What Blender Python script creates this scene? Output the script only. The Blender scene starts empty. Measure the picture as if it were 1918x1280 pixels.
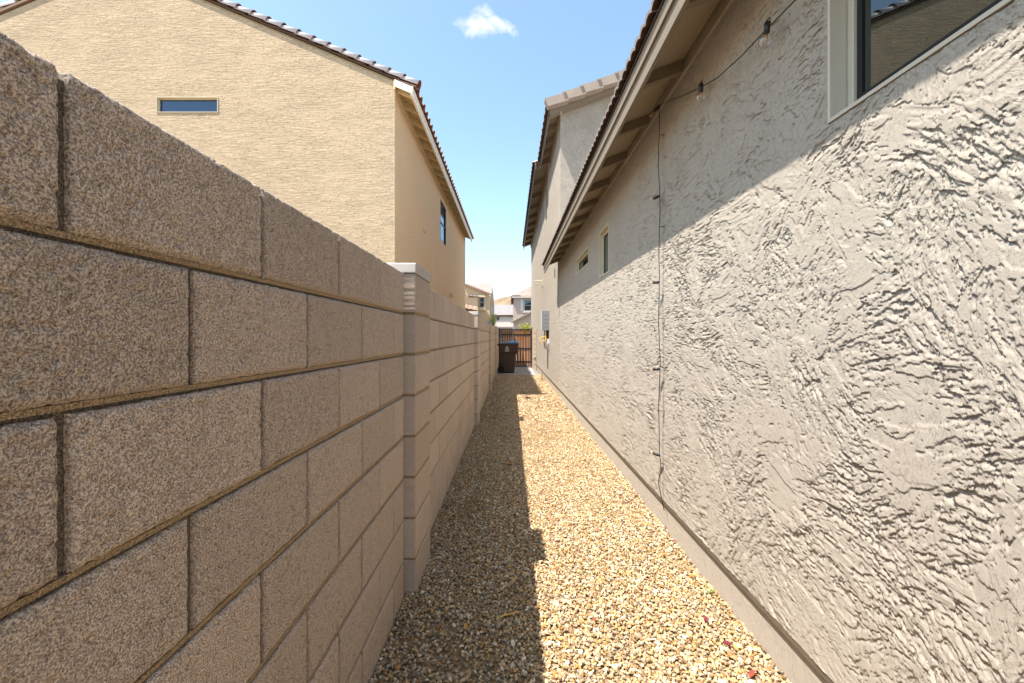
import bpy, math, random
import numpy as np
R = math.radians
random.seed(7); rng = np.random.default_rng(7)
C = bpy.context.scene.collection
S = bpy.context.scene
CAMH = 1.28

# ---------------------------------------------------------------- camera, sky, sun, exposure
cam = bpy.data.cameras.new("camera"); cam_o = bpy.data.objects.new("camera", cam); C.objects.link(cam_o)
cam_o.location = (0, 0, CAMH); cam_o.rotation_euler = (R(90), 0, 0)
cam.sensor_width = 36; cam.lens = 812 / 1918 * 36
cam.shift_x = (959 - 957) / 1918; cam.shift_y = -(640 - 632) / 1918
cam.clip_start = 0.02; cam.clip_end = 4000
S.camera = cam_o

SUN = np.array([-0.412, -0.20, 1.0]); SUN /= np.linalg.norm(SUN)
EL = math.asin(SUN[2]); AZ = math.atan2(SUN[0], SUN[1])
w = bpy.data.worlds.new("World"); S.world = w; w.use_nodes = True
nt = w.node_tree; nt.nodes.clear()
out = nt.nodes.new("ShaderNodeOutputWorld"); bg = nt.nodes.new("ShaderNodeBackground")
sky = nt.nodes.new("ShaderNodeTexSky"); sky.sky_type = 'NISHITA'; sky.sun_disc = False
sky.sun_elevation = EL; sky.sun_rotation = AZ; sky.air_density = 1.0; sky.dust_density = 1.2; sky.ozone_density = 1.0
bg.inputs[1].default_value = 0.13
# one small cloud high over the end of the passage, and faint wisps: noise in sky directions
tc = nt.nodes.new("ShaderNodeTexCoord")
sep = nt.nodes.new("ShaderNodeSeparateXYZ"); nt.links.new(tc.outputs['Generated'], sep.inputs[0])
def wm(op, a, b=None, c=None, clamp=False):
    n = nt.nodes.new("ShaderNodeMath"); n.operation = op; n.use_clamp = clamp
    for i, v in enumerate((a, b, c)):
        if v is None: continue
        if isinstance(v, (int, float)): n.inputs[i].default_value = v
        else: nt.links.new(v, n.inputs[i])
    return n.outputs[0]
ay = wm('MAXIMUM', sep.outputs[1], 0.05)
cx_ = wm('DIVIDE', sep.outputs[0], ay); cz_ = wm('DIVIDE', sep.outputs[2], ay)
comb = nt.nodes.new("ShaderNodeCombineXYZ"); nt.links.new(cx_, comb.inputs[0]); nt.links.new(cz_, comb.inputs[1])
nz = nt.nodes.new("ShaderNodeTexNoise"); nz.inputs['Scale'].default_value = 26; nz.inputs['Detail'].default_value = 7; nz.inputs['Roughness'].default_value = 0.6; nz.inputs['Distortion'].default_value = 0.5
nt.links.new(comb.outputs[0], nz.inputs['Vector'])
def blob(cx, cz, rx, rz, tilt):
    dx = wm('SUBTRACT', cx_, cx); dz = wm('SUBTRACT', cz_, cz)
    u = wm('DIVIDE', wm('ADD', wm('MULTIPLY', dx, math.cos(tilt)), wm('MULTIPLY', dz, math.sin(tilt))), rx)
    v = wm('DIVIDE', wm('SUBTRACT', wm('MULTIPLY', dz, math.cos(tilt)), wm('MULTIPLY', dx, math.sin(tilt))), rz)
    d = wm('SQRT', wm('ADD', wm('MULTIPLY', u, u), wm('MULTIPLY', v, v)))
    return wm('SUBTRACT', 1.0, d)
def cpos(px, py): return (px - 957) / 812, (632 - py) / 812
b1 = blob(*cpos(893, 48), 0.050, 0.031, 0.0); b2 = blob(*cpos(930, 38), 0.062, 0.019, -0.62)
bm_ = wm('MAXIMUM', b1, wm('MULTIPLY', b2, 0.80))
fac = wm('ADD', wm('MULTIPLY', bm_, 1.25), wm('MULTIPLY', wm('SUBTRACT', nz.outputs['Fac'], 0.5), 2.4))
fac = wm('MULTIPLY', wm('MULTIPLY', fac, 1.1, clamp=True), 0.9)
gate_ = wm('MULTIPLY', wm('ADD', bm_, 0.35), 3.0, clamp=True)
fac = wm('MULTIPLY', fac, gate_)
front = wm('GREATER_THAN', sep.outputs[1], 0.05)
fac = wm('MULTIPLY', fac, front)
tint = nt.nodes.new("ShaderNodeMix"); tint.data_type = 'RGBA'; tint.blend_type = 'MULTIPLY'; tint.inputs[0].default_value = 1.0
nt.links.new(sky.outputs[0], tint.inputs[6]); tint.inputs[7].default_value = (1.08, 1.15, 1.06, 1)
mixc = nt.nodes.new("ShaderNodeMix"); mixc.data_type = 'RGBA'
nt.links.new(fac, mixc.inputs[0]); nt.links.new(tint.outputs[2], mixc.inputs[6]); mixc.inputs[7].default_value = (3.7, 3.9, 4.1, 1)
nt.links.new(mixc.outputs[2], bg.inputs[0]); nt.links.new(bg.outputs[0], out.inputs[0])

sun = bpy.data.lights.new("sun", 'SUN'); sun.energy = 5.0; sun.angle = R(0.5); sun.color = (1.0, 0.92, 0.81)
sun_o = bpy.data.objects.new("sun", sun); C.objects.link(sun_o)
import mathutils
sun_o.rotation_euler = mathutils.Vector(SUN).to_track_quat('Z', 'Y').to_euler()
S.view_settings.view_transform = 'Standard'; S.view_settings.look = 'None'
S.view_settings.exposure = 1.28; S.view_settings.gamma = 1.0; S.view_settings.use_curve_mapping = False
S.cycles.max_bounces = 8; S.cycles.diffuse_bounces = 2

# ---------------------------------------------------------------- numpy noise
def hash2(ix, iy, s):
    n = (ix.astype(np.int64) * 374761393 + iy.astype(np.int64) * 668265263 + s * 1442695041) & 0xFFFFFFFF
    n = ((n ^ (n >> 13)) * 1274126177) & 0xFFFFFFFF
    n = ((n ^ (n >> 16)) * 2246822519) & 0xFFFFFFFF
    return ((n ^ (n >> 15)) & 0xFFFFFF) / float(0xFFFFFF)
def vn(x, y, s=0):
    ix = np.floor(x); iy = np.floor(y); fx = x - ix; fy = y - iy
    fx = fx * fx * (3 - 2 * fx); fy = fy * fy * (3 - 2 * fy)
    a = hash2(ix, iy, s); b = hash2(ix + 1, iy, s); c = hash2(ix, iy + 1, s); d = hash2(ix + 1, iy + 1, s)
    return (a + (b - a) * fx) * (1 - fy) + (c + (d - c) * fx) * fy
def fbm(x, y, o=4, s=0, g=0.5):
    t = 0; a = 1; n = 0
    for i in range(o):
        t = t + a * vn(x * 2 ** i + 17.3 * i, y * 2 ** i - 9.1 * i, s + i); n += a; a *= g
    return t / n
def sst(x, a, b):
    t = np.clip((x - a) / (b - a), 0, 1); return t * t * (3 - 2 * t)

# ---------------------------------------------------------------- materials
def new_mat(name):
    m = bpy.data.materials.new(name); m.use_nodes = True
    return m, m.node_tree, m.node_tree.nodes['Principled BSDF']
def node(nt, t, **kw):
    n = nt.nodes.new(t)
    for k, v in kw.items():
        if k.startswith('i_'):
            n.inputs[int(k[2:]) if k[2:].isdigit() else k[2:].replace('_', ' ')].default_value = v
        else: setattr(n, k, v)
    return n
def pos(nt, scale=(1, 1, 1), rot=(0, 0, 0)):
    g = node(nt, "ShaderNodeNewGeometry"); m = node(nt, "ShaderNodeMapping")
    m.inputs['Scale'].default_value = scale; m.inputs['Rotation'].default_value = rot
    nt.links.new(g.outputs['Position'], m.inputs['Vector']); return m.outputs[0]
def noise(nt, vec, scale, detail=4, rough=0.55, dist=0.0):
    n = node(nt, "ShaderNodeTexNoise"); n.inputs['Scale'].default_value = scale; n.inputs['Detail'].default_value = detail
    n.inputs['Roughness'].default_value = rough; n.inputs['Distortion'].default_value = dist
    nt.links.new(vec, n.inputs['Vector']); return n.outputs['Fac']
def ramp(nt, fac, stops, interp='LINEAR'):
    r = node(nt, "ShaderNodeValToRGB"); cr = r.color_ramp; cr.interpolation = interp
    while len(cr.elements) < len(stops): cr.elements.new(0.5)
    for e, (p, c) in zip(cr.elements, stops):
        e.position = p; e.color = (c, c, c, 1) if isinstance(c, (int, float)) else (*c, 1)
    nt.links.new(fac, r.inputs[0]); return r.outputs[0]
def mixrgb(nt, f, a, b, mode='MIX'):
    n = node(nt, "ShaderNodeMix", data_type='RGBA', blend_type=mode)
    for i, v in ((0, f), (6, a), (7, b)):
        if isinstance(v, (int, float)): n.inputs[i].default_value = v
        elif isinstance(v, tuple): n.inputs[i].default_value = (*v, 1)
        else: nt.links.new(v, n.inputs[i])
    return n.outputs[2]
def math_(nt, op, a, b):
    n = node(nt, "ShaderNodeMath", operation=op)
    for i, v in enumerate((a, b)):
        if isinstance(v, (int, float)): n.inputs[i].default_value = v
        else: nt.links.new(v, n.inputs[i])
    return n.outputs[0]
def bump(nt, bsdf, h, dist, strength=1.0, prev=None):
    b = node(nt, "ShaderNodeBump"); b.inputs['Strength'].default_value = strength; b.inputs['Distance'].default_value = dist
    nt.links.new(h, b.inputs['Height'])
    if prev is not None: nt.links.new(prev, b.inputs['Normal'])
    nt.links.new(b.outputs[0], bsdf.inputs['Normal']); return b.outputs[0]
def rgbscale(c, k): return tuple(min(1, x * k) for x in c)
def simple(name, col, rough=0.8, var=0.12, scale=6, bumpd=0.0, bscale=120, metal=0.0, spec=0.3):
    m, nt, b = new_mat(name)
    v = pos(nt)
    c = mixrgb(nt, noise(nt, v, scale, 5), rgbscale(col, 1 - var), rgbscale(col, 1 + var))
    nt.links.new(c, b.inputs['Base Color']); b.inputs['Roughness'].default_value = rough; b.inputs['Metallic'].default_value = metal
    b.inputs['Specular IOR Level'].default_value = spec
    if bumpd: bump(nt, b, noise(nt, v, bscale, 4), bumpd)
    return m
M = {}
# rough house stucco on the right: the relief near the camera is geometry, the grain is bump
def stucco(name, col, fine=0.0012, coarse=0.0, stretch=(1, 1, 1), cscale=14, var=0.06, crisp=(0.42, 0.56), fscale=330):
    m, nt, b = new_mat(name); v = pos(nt)
    c = mixrgb(nt, noise(nt, v, 1.3, 6, 0.65), rgbscale(col, 1 - var), rgbscale(col, 1 + var))
    c = mixrgb(nt, math_(nt, 'MULTIPLY', noise(nt, v, 190, 2), 0.16), c, rgbscale(col, 0.72))
    nt.links.new(c, b.inputs['Base Color']); b.inputs['Roughness'].default_value = 0.92; b.inputs['Specular IOR Level'].default_value = 0.2
    n1 = bump(nt, b, noise(nt, v, fscale, 3, 0.6), fine)
    if coarse:
        vs = pos(nt, stretch); h = noise(nt, vs, cscale, 7, 0.62, 0.9)
        h2 = ramp(nt, h, [(0.0, 0.0), (crisp[0], 0.25), (crisp[1], 1.0), (1.0, 0.9)])
        h3 = noise(nt, vs, cscale * 4.3, 3, 0.6, 0.6)
        hh = math_(nt, 'ADD', h2, math_(nt, 'MULTIPLY', ramp(nt, h3, [(0.40, 0.0), (0.52, 1.0)]), 0.55))
        bump(nt, b, hh, coarse, 1.0, n1)
    return m
GREY = (0.385, 0.345, 0.297)
def skip_trowel(name, col, k=1.0):
    """rough trowelled coat: patches of one stroke each, flat skins with torn edges, drag lines and holes"""
    m, nt, b = new_mat(name); g = node(nt, "ShaderNodeNewGeometry"); P = g.outputs['Position']
    c = mixrgb(nt, noise(nt, P, 1.3, 6, 0.65), rgbscale(col, 0.95), rgbscale(col, 1.05))
    c = mixrgb(nt, math_(nt, 'MULTIPLY', noise(nt, P, 210, 2), 0.14), c, rgbscale(col, 0.72))
    nt.links.new(c, b.inputs['Base Color']); b.inputs['Roughness'].default_value = 0.92; b.inputs['Specular IOR Level'].default_value = 0.2
    def vmath(op, a_, b_):
        n = node(nt, "ShaderNodeVectorMath", operation=op)
        for i, v in enumerate((a_, b_)):
            if isinstance(v, tuple): n.inputs[i].default_value = v
            else: nt.links.new(v, n.inputs[i])
        return n.outputs[0]
    nz = node(nt, "ShaderNodeTexNoise"); nz.inputs['Scale'].default_value = 7; nz.inputs['Detail'].default_value = 4; nz.inputs['Roughness'].default_value = 0.7; nt.links.new(P, nz.inputs['Vector'])
    wob = vmath('MULTIPLY', vmath('SUBTRACT', nz.outputs['Color'], (0.5, 0.5, 0.5)), (0.0, 0.16, 0.16)); Pw = vmath('ADD', P, wob)
    vo = node(nt, "ShaderNodeTexVoronoi"); vo.inputs['Scale'].default_value = 4.2; nt.links.new(Pw, vo.inputs['Vector'])
    sp = node(nt, "ShaderNodeSeparateColor"); nt.links.new(vo.outputs['Color'], sp.inputs[0])
    rot = node(nt, "ShaderNodeVectorRotate", rotation_type='X_AXIS'); nt.links.new(vmath('ADD', P, vmath('MULTIPLY', wob, (0.0, 0.35, 0.35))), rot.inputs['Vector']); nt.links.new(math_(nt, 'MULTIPLY', sp.outputs[0], 3.14159), rot.inputs['Angle'])
    def st(ky, kz, off):
        return vmath('ADD', vmath('MULTIPLY', rot.outputs[0], (1.0, ky, kz)), (off, 0, 0))
    skin = ramp(nt, noise(nt, st(0.36, 1.0, 0), 34, 5, 0.62, 0.25), [(0.0, 0.0), (0.395, 0.04), (0.402, 0.42), (0.500, 0.47), (0.507, 0.82), (0.60, 0.86), (0.606, 1.0)])
    drag = ramp(nt, noise(nt, st(0.10, 1.0, 3.0), 80, 4, 0.6), [(0.42, 0.0), (0.52, 1.0)])
    gate_ = ramp(nt, noise(nt, P, 5.0, 3), [(0.46, 0.1), (0.60, 1.0)])
    hole = ramp(nt, noise(nt, st(0.5, 1.0, 7.0), 105, 3, 0.65), [(0.375, 0.0), (0.395, 1.0)])
    crowd = ramp(nt, noise(nt, P, 4.3, 3, 0.6), [(0.44, 0.0), (0.58, 1.0)])
    hp = math_(nt, 'MULTIPLY', math_(nt, 'SUBTRACT', hole, 1.0), math_(nt, 'ADD', math_(nt, 'MULTIPLY', crowd, 0.9), 0.15))
    h = math_(nt, 'ADD', math_(nt, 'MULTIPLY', skin, 0.9), math_(nt, 'MULTIPLY', math_(nt, 'MULTIPLY', drag, gate_), 0.34))
    h = math_(nt, 'ADD', h, math_(nt, 'MULTIPLY', hp, 1.3))
    n1 = bump(nt, b, noise(nt, P, 380, 3, 0.6), 0.0006)
    bump(nt, b, h, 0.0021 * k, 1.0, n1)
    return m
M['stucco_r'] = skip_trowel('taupe_stucco', GREY)
M['stucco_far'] = skip_trowel('taupe_stucco_far', GREY, 4.5)
TAN = (0.51, 0.40, 0.275)
def dash_stucco(name, col):
    m, nt, b = new_mat(name); v = pos(nt)
    c = mixrgb(nt, noise(nt, v, 0.9, 7, 0.7), rgbscale(col, 0.92), rgbscale(col, 1.07)); nt.links.new(c, b.inputs['Base Color'])
    b.inputs['Roughness'].default_value = 0.92; b.inputs['Specular IOR Level'].default_value = 0.2
    a1 = ramp(nt, noise(nt, pos(nt, (0.13, 0.5, 1)), 36, 5, 0.65, 0.15), [(0.40, 0.0), (0.43, 0.6), (0.52, 0.65), (0.55, 1.0)])
    a2 = ramp(nt, noise(nt, pos(nt, (0.4, 1, 1)), 42, 3, 0.6), [(0.36, 0.0), (0.40, 1.0)])
    a3 = ramp(nt, noise(nt, pos(nt, (0.35, 1, 0.9)), 3.2, 4, 0.7), [(0.40, 0.25), (0.62, 1.0)])
    h = math_(nt, 'ADD', math_(nt, 'MULTIPLY', a1, a3), math_(nt, 'MULTIPLY', a2, 0.7))
    n1 = bump(nt, b, noise(nt, v, 200, 3), 0.0012); bump(nt, b, h, 0.011, 1.0, n1)
    return m
M['stucco_l'] = dash_stucco('tan_stucco', TAN)
M['stucco_l_bounce'] = stucco('tan_stucco_bounce', (0.74, 0.50, 0.29), 0.001, 0.006, (1, 1, 1.3), 8, 0.05)  # same tan stucco, lighter and more orange: ground bounce put into the colour
M['tan_trim'] = stucco('tan_trim_stucco', (0.60, 0.47, 0.35), 0.0015)
M['found'] = simple('painted_foundation', (0.36, 0.315, 0.25), 0.85, 0.16, 4, 0.0008, 60)
M['eave_r'] = simple('taupe_painted_wood', (0.26, 0.205, 0.145), 0.7, 0.08, 9, 0.0006, 180)
M['soffit_r'] = simple('taupe_painted_sheathing', (0.40, 0.33, 0.245), 0.75, 0.08, 7, 0.0006, 120)
M['fascia_r'] = simple('grey_brown_fascia', (0.19, 0.16, 0.125), 0.7, 0.12, 9, 0.0006, 180)
M['eave_l'] = simple('ochre_painted_wood', (0.66, 0.50, 0.27), 0.7, 0.06, 9, 0.0006, 180)
M['fascia_l'] = simple('cream_fascia', (0.78, 0.72, 0.60), 0.6, 0.04, 9)
M['dark'] = simple('roof_underlay', (0.05, 0.035, 0.028), 0.9)
M['cream'] = simple('cream_vinyl', (0.52, 0.475, 0.39), 0.45, 0.03, 4)
M['cream_y'] = simple('pale_yellow_vinyl', (0.62, 0.55, 0.40), 0.45, 0.03, 4)
M['gasket'] = simple('black_gasket', (0.012, 0.012, 0.013), 0.6)
M['black'] = simple('black_painted_steel', (0.018, 0.018, 0.02), 0.45, 0.2, 20, spec=0.5)
M['galv'] = simple('grey_enamel_metal', (0.24, 0.26, 0.28), 0.45, 0.08, 14, spec=0.5)
M['white'] = simple('white_plastic', (0.72, 0.72, 0.70), 0.5, 0.04)
M['wire'] = simple('yellow_cable', (0.75, 0.48, 0.03), 0.5, 0.05)
M['copper'] = simple('copper_pipe', (0.35, 0.14, 0.07), 0.5, 0.1)
M['red'] = simple('dry_red_leaf', (0.22, 0.045, 0.025), 0.7, 0.3, 60)
M['orange'] = simple('dry_orange_leaf', (0.50, 0.17, 0.03), 0.7, 0.3, 60)
M['brownleaf'] = simple('dry_brown_leaf', (0.10, 0.03, 0.02), 0.7, 0.3, 60)
M['maroon'] = simple('dry_maroon_leaf', (0.16, 0.025, 0.04), 0.6, 0.3, 60)
M['straw'] = simple('straw', (0.70, 0.42, 0.08), 0.7, 0.15, 40)
M['weed'] = simple('weed_green', (0.16, 0.24, 0.04), 0.6, 0.2, 30)
M['bin'] = simple('brown_bin_plastic', (0.06, 0.030, 0.018), 0.42, 0.1, 5, spec=0.5)
M['binlid'] = simple('dark_brown_lid_plastic', (0.035, 0.024, 0.022), 0.4, 0.1, 5, spec=0.5)
M['tyre'] = simple('bin_tyre_rubber', (0.012, 0.012, 0.012), 0.7)
M['blue'] = simple('blue_plastic_sheet', (0.07, 0.17, 0.36), 0.4, 0.25, 9, 0.004, 14, spec=0.5)
M['print'] = simple('white_print', (0.7, 0.68, 0.62), 0.6)
M['grey_tile'] = simple('grey_concrete_tile', (0.44, 0.40, 0.38), 0.75, 0.22, 5, 0.0015, 60)
M['brown_tile'] = simple('brown_concrete_tile', (0.26, 0.17, 0.125), 0.8, 0.35, 3, 0.0015, 60)
M['rake_slab'] = simple('brown_grey_edge_tile', (0.30, 0.25, 0.21), 0.75, 0.25, 5, 0.0015, 60)
M['rake_tile'] = simple('pale_grey_barrel_tile', (0.55, 0.50, 0.50), 0.55, 0.10, 4, 0.001, 40, spec=0.5)
M['tile_under_shade'] = simple('shade_brown_tile_underside', (0.085, 0.05, 0.035), 0.9, 0.2, 9)  # eave shade painted into the underside; the tile itself is grey throughout
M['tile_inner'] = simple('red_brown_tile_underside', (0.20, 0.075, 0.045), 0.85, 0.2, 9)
M['far_wall'] = stucco('far_tan_stucco', (0.55, 0.42, 0.27), 0.001)
M['far_grey'] = stucco('far_greige_stucco', (0.42, 0.36, 0.32), 0.001)
M['far_lilac'] = stucco('far_pale_grey_stucco', (0.46, 0.43, 0.43), 0.001)
M['far_tile'] = simple('far_pinkish_tile', (0.28, 0.215, 0.19), 0.8, 0.5, 2.2)
M['far_tile_grey'] = simple('far_grey_tile', (0.21, 0.195, 0.20), 0.8, 0.2, 1.2)
M['shutter'] = simple('pale_blue_shutter', (0.50, 0.54, 0.56), 0.6)
M['filament'] = simple('amber_filament', (0.9, 0.35, 0.04), 0.4)
M['pave'] = simple('grey_paver', (0.30, 0.285, 0.29), 0.9, 0.15, 7, 0.001, 120)
M['bluegrey'] = simple('bluish_cap_concrete', (0.22, 0.30, 0.33), 0.8, 0.1)
# ground + hill
def ground_mat(name, a, b_, s):
    m, nt, b = new_mat(name); v = pos(nt)
    f = ramp(nt, noise(nt, v, s, 8, 0.7), [(0.35, a), (0.65, b_)])
    nt.links.new(f, b.inputs['Base Color']); b.inputs['Roughness'].default_value = 0.95; b.inputs['Specular IOR Level'].default_value = 0.1
    return m
M['desert'] = ground_mat('desert_soil', (0.19, 0.14, 0.095), (0.30, 0.23, 0.155), 3.0)
M['soil'] = ground_mat('soil_under_gravel', (0.10, 0.065, 0.035), (0.40, 0.29, 0.17), 60)
M['hill'] = ground_mat('hill_rock', (0.12, 0.09, 0.06), (0.26, 0.185, 0.125), 0.05)
# concrete block
def block_mat(name, col, k=1.0):
    m, nt, b = new_mat(name); v = pos(nt)
    oi = node(nt, "ShaderNodeObjectInfo")
    base = mixrgb(nt, oi.outputs['Random'], rgbscale(col, 0.80), rgbscale(col, 1.10))
    base = mixrgb(nt, noise(nt, v, 3.1, 5, 0.6), rgbscale(col, 0.88), base)
    n1 = noise(nt, v, 340, 5, 0.72, 0.2); n2 = noise(nt, v, 430, 3, 0.8)
    agg = ramp(nt, n1, [(0.33, (0.26, 0.25, 0.25)), (0.42, (0.78, 0.70, 0.69)), (0.52, (1.0, 0.99, 0.97)), (0.68, (1.35, 1.28, 1.2))])
    c = mixrgb(nt, 0.72, base, agg, 'MULTIPLY')
    sp = ramp(nt, n2, [(0.36, (0.25, 0.24, 0.24)), (0.45, (1, 1, 1)), (0.60, (1, 1, 1)), (0.70, (1.3, 1.15, 0.95))])
    c = mixrgb(nt, 0.8, c, sp, 'MULTIPLY')
    nt.links.new(c, b.inputs['Base Color']); b.inputs['Roughness'].default_value = 0.95; b.inputs['Specular IOR Level'].default_value = 0.15
    h = ramp(nt, n1, [(0.34, 0.0), (0.50, 0.8), (0.8, 1.0)])
    p = bump(nt, b, h, 0.0030 * k)
    bump(nt, b, n2, 0.0016 * k, 1.0, p)
    return m
BLK = (0.75, 0.63, 0.525)
M['block'] = block_mat('concrete_block', BLK)
M['block_far'] = block_mat('concrete_block_smooth', (0.74, 0.60, 0.465), 0.6)
M['mortar'] = block_mat('ochre_mortar', (0.44, 0.33, 0.205), 0.5)
M['mortar_d'] = block_mat('grey_mortar', (0.22, 0.185, 0.15), 0.7)
M['cap'] = simple('pale_cap_concrete', (0.48, 0.45, 0.42), 0.9, 0.1, 12, 0.001, 90)
# wood
def wood_mat(name, a, b_):
    m, nt, b = new_mat(name); v = pos(nt, (9, 9, 0.8)); oi = node(nt, "ShaderNodeObjectInfo")
    c = mixrgb(nt, noise(nt, v, 7, 5, 0.6, 0.4), a, b_)
    c = mixrgb(nt, math_(nt, 'MULTIPLY', oi.outputs['Random'], 0.5), c, rgbscale(a, 0.6))
    nt.links.new(c, b.inputs['Base Color']); b.inputs['Roughness'].default_value = 0.75
    return m
M['cedar'] = wood_mat('stained_cedar', (0.16, 0.055, 0.02), (0.40, 0.17, 0.055))
# gravel: colour per pebble
def gravel_mat():
    m, nt, b = new_mat('gravel_pebbles'); a = node(nt, "ShaderNodeAttribute", attribute_name='tone')
    v = pos(nt)
    c = mixrgb(nt, noise(nt, v, 260, 3, 0.7), a.outputs['Color'], (0.28, 0.17, 0.075))
    c = mixrgb(nt, 0.55, a.outputs['Color'], c)
    nt.links.new(c, b.inputs['Base Color']); b.inputs['Roughness'].default_value = 0.6; b.inputs['Specular IOR Level'].default_value = 0.35
    return m
M['gravel'] = gravel_mat()
# glass panes: dark room behind, mirror on top
def glass_mat(name, inner, ior, tintc):
    m = bpy.data.materials.new(name); m.use_nodes = True; nt = m.node_tree; nt.nodes.clear()
    o = node(nt, "ShaderNodeOutputMaterial"); d = node(nt, "ShaderNodeBsdfDiffuse"); g = node(nt, "ShaderNodeBsdfGlossy")
    d.inputs[0].default_value = (*inner, 1); g.inputs[0].default_value = (*tintc, 1); g.inputs['Roughness'].default_value = 0.0
    f = node(nt, "ShaderNodeFresnel"); f.inputs[0].default_value = ior; mx = node(nt, "ShaderNodeMixShader")
    nt.links.new(f.outputs[0], mx.inputs[0]); nt.links.new(d.outputs[0], mx.inputs[1]); nt.links.new(g.outputs[0], mx.inputs[2]); nt.links.new(mx.outputs[0], o.inputs[0])
    return m
M['glass'] = glass_mat('window_glass', (0.006, 0.007, 0.007), 2.0, (0.85, 0.95, 0.95))
M['glass_b'] = glass_mat('window_glass_blue', (0.012, 0.03, 0.09), 1.8, (0.75, 0.9, 1.0))
M['glass_s'] = glass_mat('window_glass_screened', (0.03, 0.035, 0.04), 1.45, (0.7, 0.85, 1.0))
def bulb_mat():
    m = bpy.data.materials.new('clear_bulb_glass'); m.use_nodes = True; nt = m.node_tree; nt.nodes.clear()
    o = node(nt, "ShaderNodeOutputMaterial"); t = node(nt, "ShaderNodeBsdfTransparent"); g = node(nt, "ShaderNodeBsdfGlossy")
    g.inputs['Roughness'].default_value = 0.03; t.inputs[0].default_value = (0.93, 0.93, 0.92, 1)
    lw = node(nt, "ShaderNodeLayerWeight"); lw.inputs[0].default_value = 0.35; mx = node(nt, "ShaderNodeMixShader")
    nt.links.new(lw.outputs['Facing'], mx.inputs[0]); nt.links.new(t.outputs[0], mx.inputs[1]); nt.links.new(g.outputs[0], mx.inputs[2]); nt.links.new(mx.outputs[0], o.inputs[0])
    return m
M['bulb'] = bulb_mat()
def leaf_mat(name, a, b_):
    m, nt, b = new_mat(name); v = pos(nt)
    c = mixrgb(nt, noise(nt, v, 9, 3), a, b_); nt.links.new(c, b.inputs['Base Color']); b.inputs['Roughness'].default_value = 0.6
    return m
M['leaf'] = leaf_mat('yellow_green_leaves', (0.22, 0.26, 0.02), (0.42, 0.42, 0.04))
M['twig'] = simple('pale_green_twig', (0.25, 0.26, 0.08), 0.8)
M['tongue'] = simple('bark', (0.2, 0.15, 0.1), 0.9)

# ---------------------------------------------------------------- mesh helpers
class MB:
    def __init__(s): s.v = []; s.f = []
    def add(s, vs, fs):
        b = len(s.v); s.v += [tuple(map(float, p)) for p in vs]; s.f += [tuple(b + i for i in f) for f in fs]; return s
    def box(s, x0, x1, y0, y1, z0, z1):
        return s.add([(x, y, z) for x in (x0, x1) for y in (y0, y1) for z in (z0, z1)],
                     [(0, 1, 3, 2), (4, 6, 7, 5), (0, 4, 5, 1), (2, 3, 7, 6), (0, 2, 6, 4), (1, 5, 7, 3)])
    def prism_y(s, poly, y0, y1):          # poly in (x, z)
        n = len(poly); vs = [(x, y0, z) for x, z in poly] + [(x, y1, z) for x, z in poly]
        return s.add(vs, [tuple(range(n)), tuple(range(2 * n - 1, n - 1, -1))] + [(i, n + i, n + (i + 1) % n, (i + 1) % n) for i in range(n)])
    def prism_x(s, poly, x0, x1):          # poly in (y, z)
        n = len(poly); vs = [(x0, y, z) for y, z in poly] + [(x1, y, z) for y, z in poly]
        return s.add(vs, [tuple(range(n)), tuple(range(2 * n - 1, n - 1, -1))] + [(i, (i + 1) % n, n + (i + 1) % n, n + i) for i in range(n)])
    def quad(s, a, b, c, d): return s.add([a, b, c, d], [(0, 1, 2, 3)])
    def tube(s, pts, r, n=8, caps=True):
        pts = [np.array(p, float) for p in pts]; rs = r if hasattr(r, '__len__') else [r] * len(pts)
        rings = []; up = None
        for i, p in enumerate(pts):
            t = pts[min(i + 1, len(pts) - 1)] - pts[max(i - 1, 0)]; t /= np.linalg.norm(t) + 1e-9
            if up is None: up = np.cross(t, (0.3, 0.2, 0.9)) if abs(t[2]) < 0.9 else np.cross(t, (1, 0.1, 0))
            up = up - t * np.dot(up, t); up /= np.linalg.norm(up) + 1e-9; b = np.cross(t, up)
            rings.append([p + rs[i] * (math.cos(a) * up + math.sin(a) * b) for a in [2 * math.pi * k / n for k in range(n)]])
        vs = [q for r_ in rings for q in r_]; fs = []
        for i in range(len(pts) - 1):
            for k in range(n): fs.append((i * n + k, i * n + (k + 1) % n, (i + 1) * n + (k + 1) % n, (i + 1) * n + k))
        if caps: fs += [tuple(range(n - 1, -1, -1)), tuple(range((len(pts) - 1) * n, len(pts) * n))]
        return s.add(vs, fs)
    def mesh(s, name, mat, smooth=False):
        me = bpy.data.meshes.new(name); me.from_pydata([tuple(map(float, p)) for p in s.v], [], [tuple(map(int, f)) for f in s.f]); me.update()
        if mat is not None: me.materials.append(mat)
        if smooth: me.polygons.foreach_set('use_smooth', [True] * len(me.polygons))
        return me
    def build(s, name, mat, parent=None, smooth=False):
        return link(name, s.mesh(name, mat, smooth), parent)
def link(name, me, parent=None, loc=None):
    o = bpy.data.objects.new(name, me); C.objects.link(o)
    if parent is not None:
        o.parent = parent
        if loc is None:                      # geometry is written in world coordinates
            o.location = -np.array(wloc(parent))
    if loc is not None: o.location = loc
    return o
def wloc(o):
    p = np.array(o.location)
    while o.parent is not None: o = o.parent; p = p + np.array(o.location)
    return p
def grid_mesh(name, P, mat, smooth=True, mask=None):
    """P: (rows, cols, 3)"""
    r, c, _ = P.shape
    me = bpy.data.meshes.new(name)
    idx = np.arange(r * c).reshape(r, c)
    q = np.stack([idx[:-1, :-1], idx[:-1, 1:], idx[1:, 1:], idx[1:, :-1]], -1).reshape(-1, 4)
    if mask is not None: q = q[mask.reshape(-1)]
    return np_mesh(me, P.reshape(-1, 3), q, mat, smooth)
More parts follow.
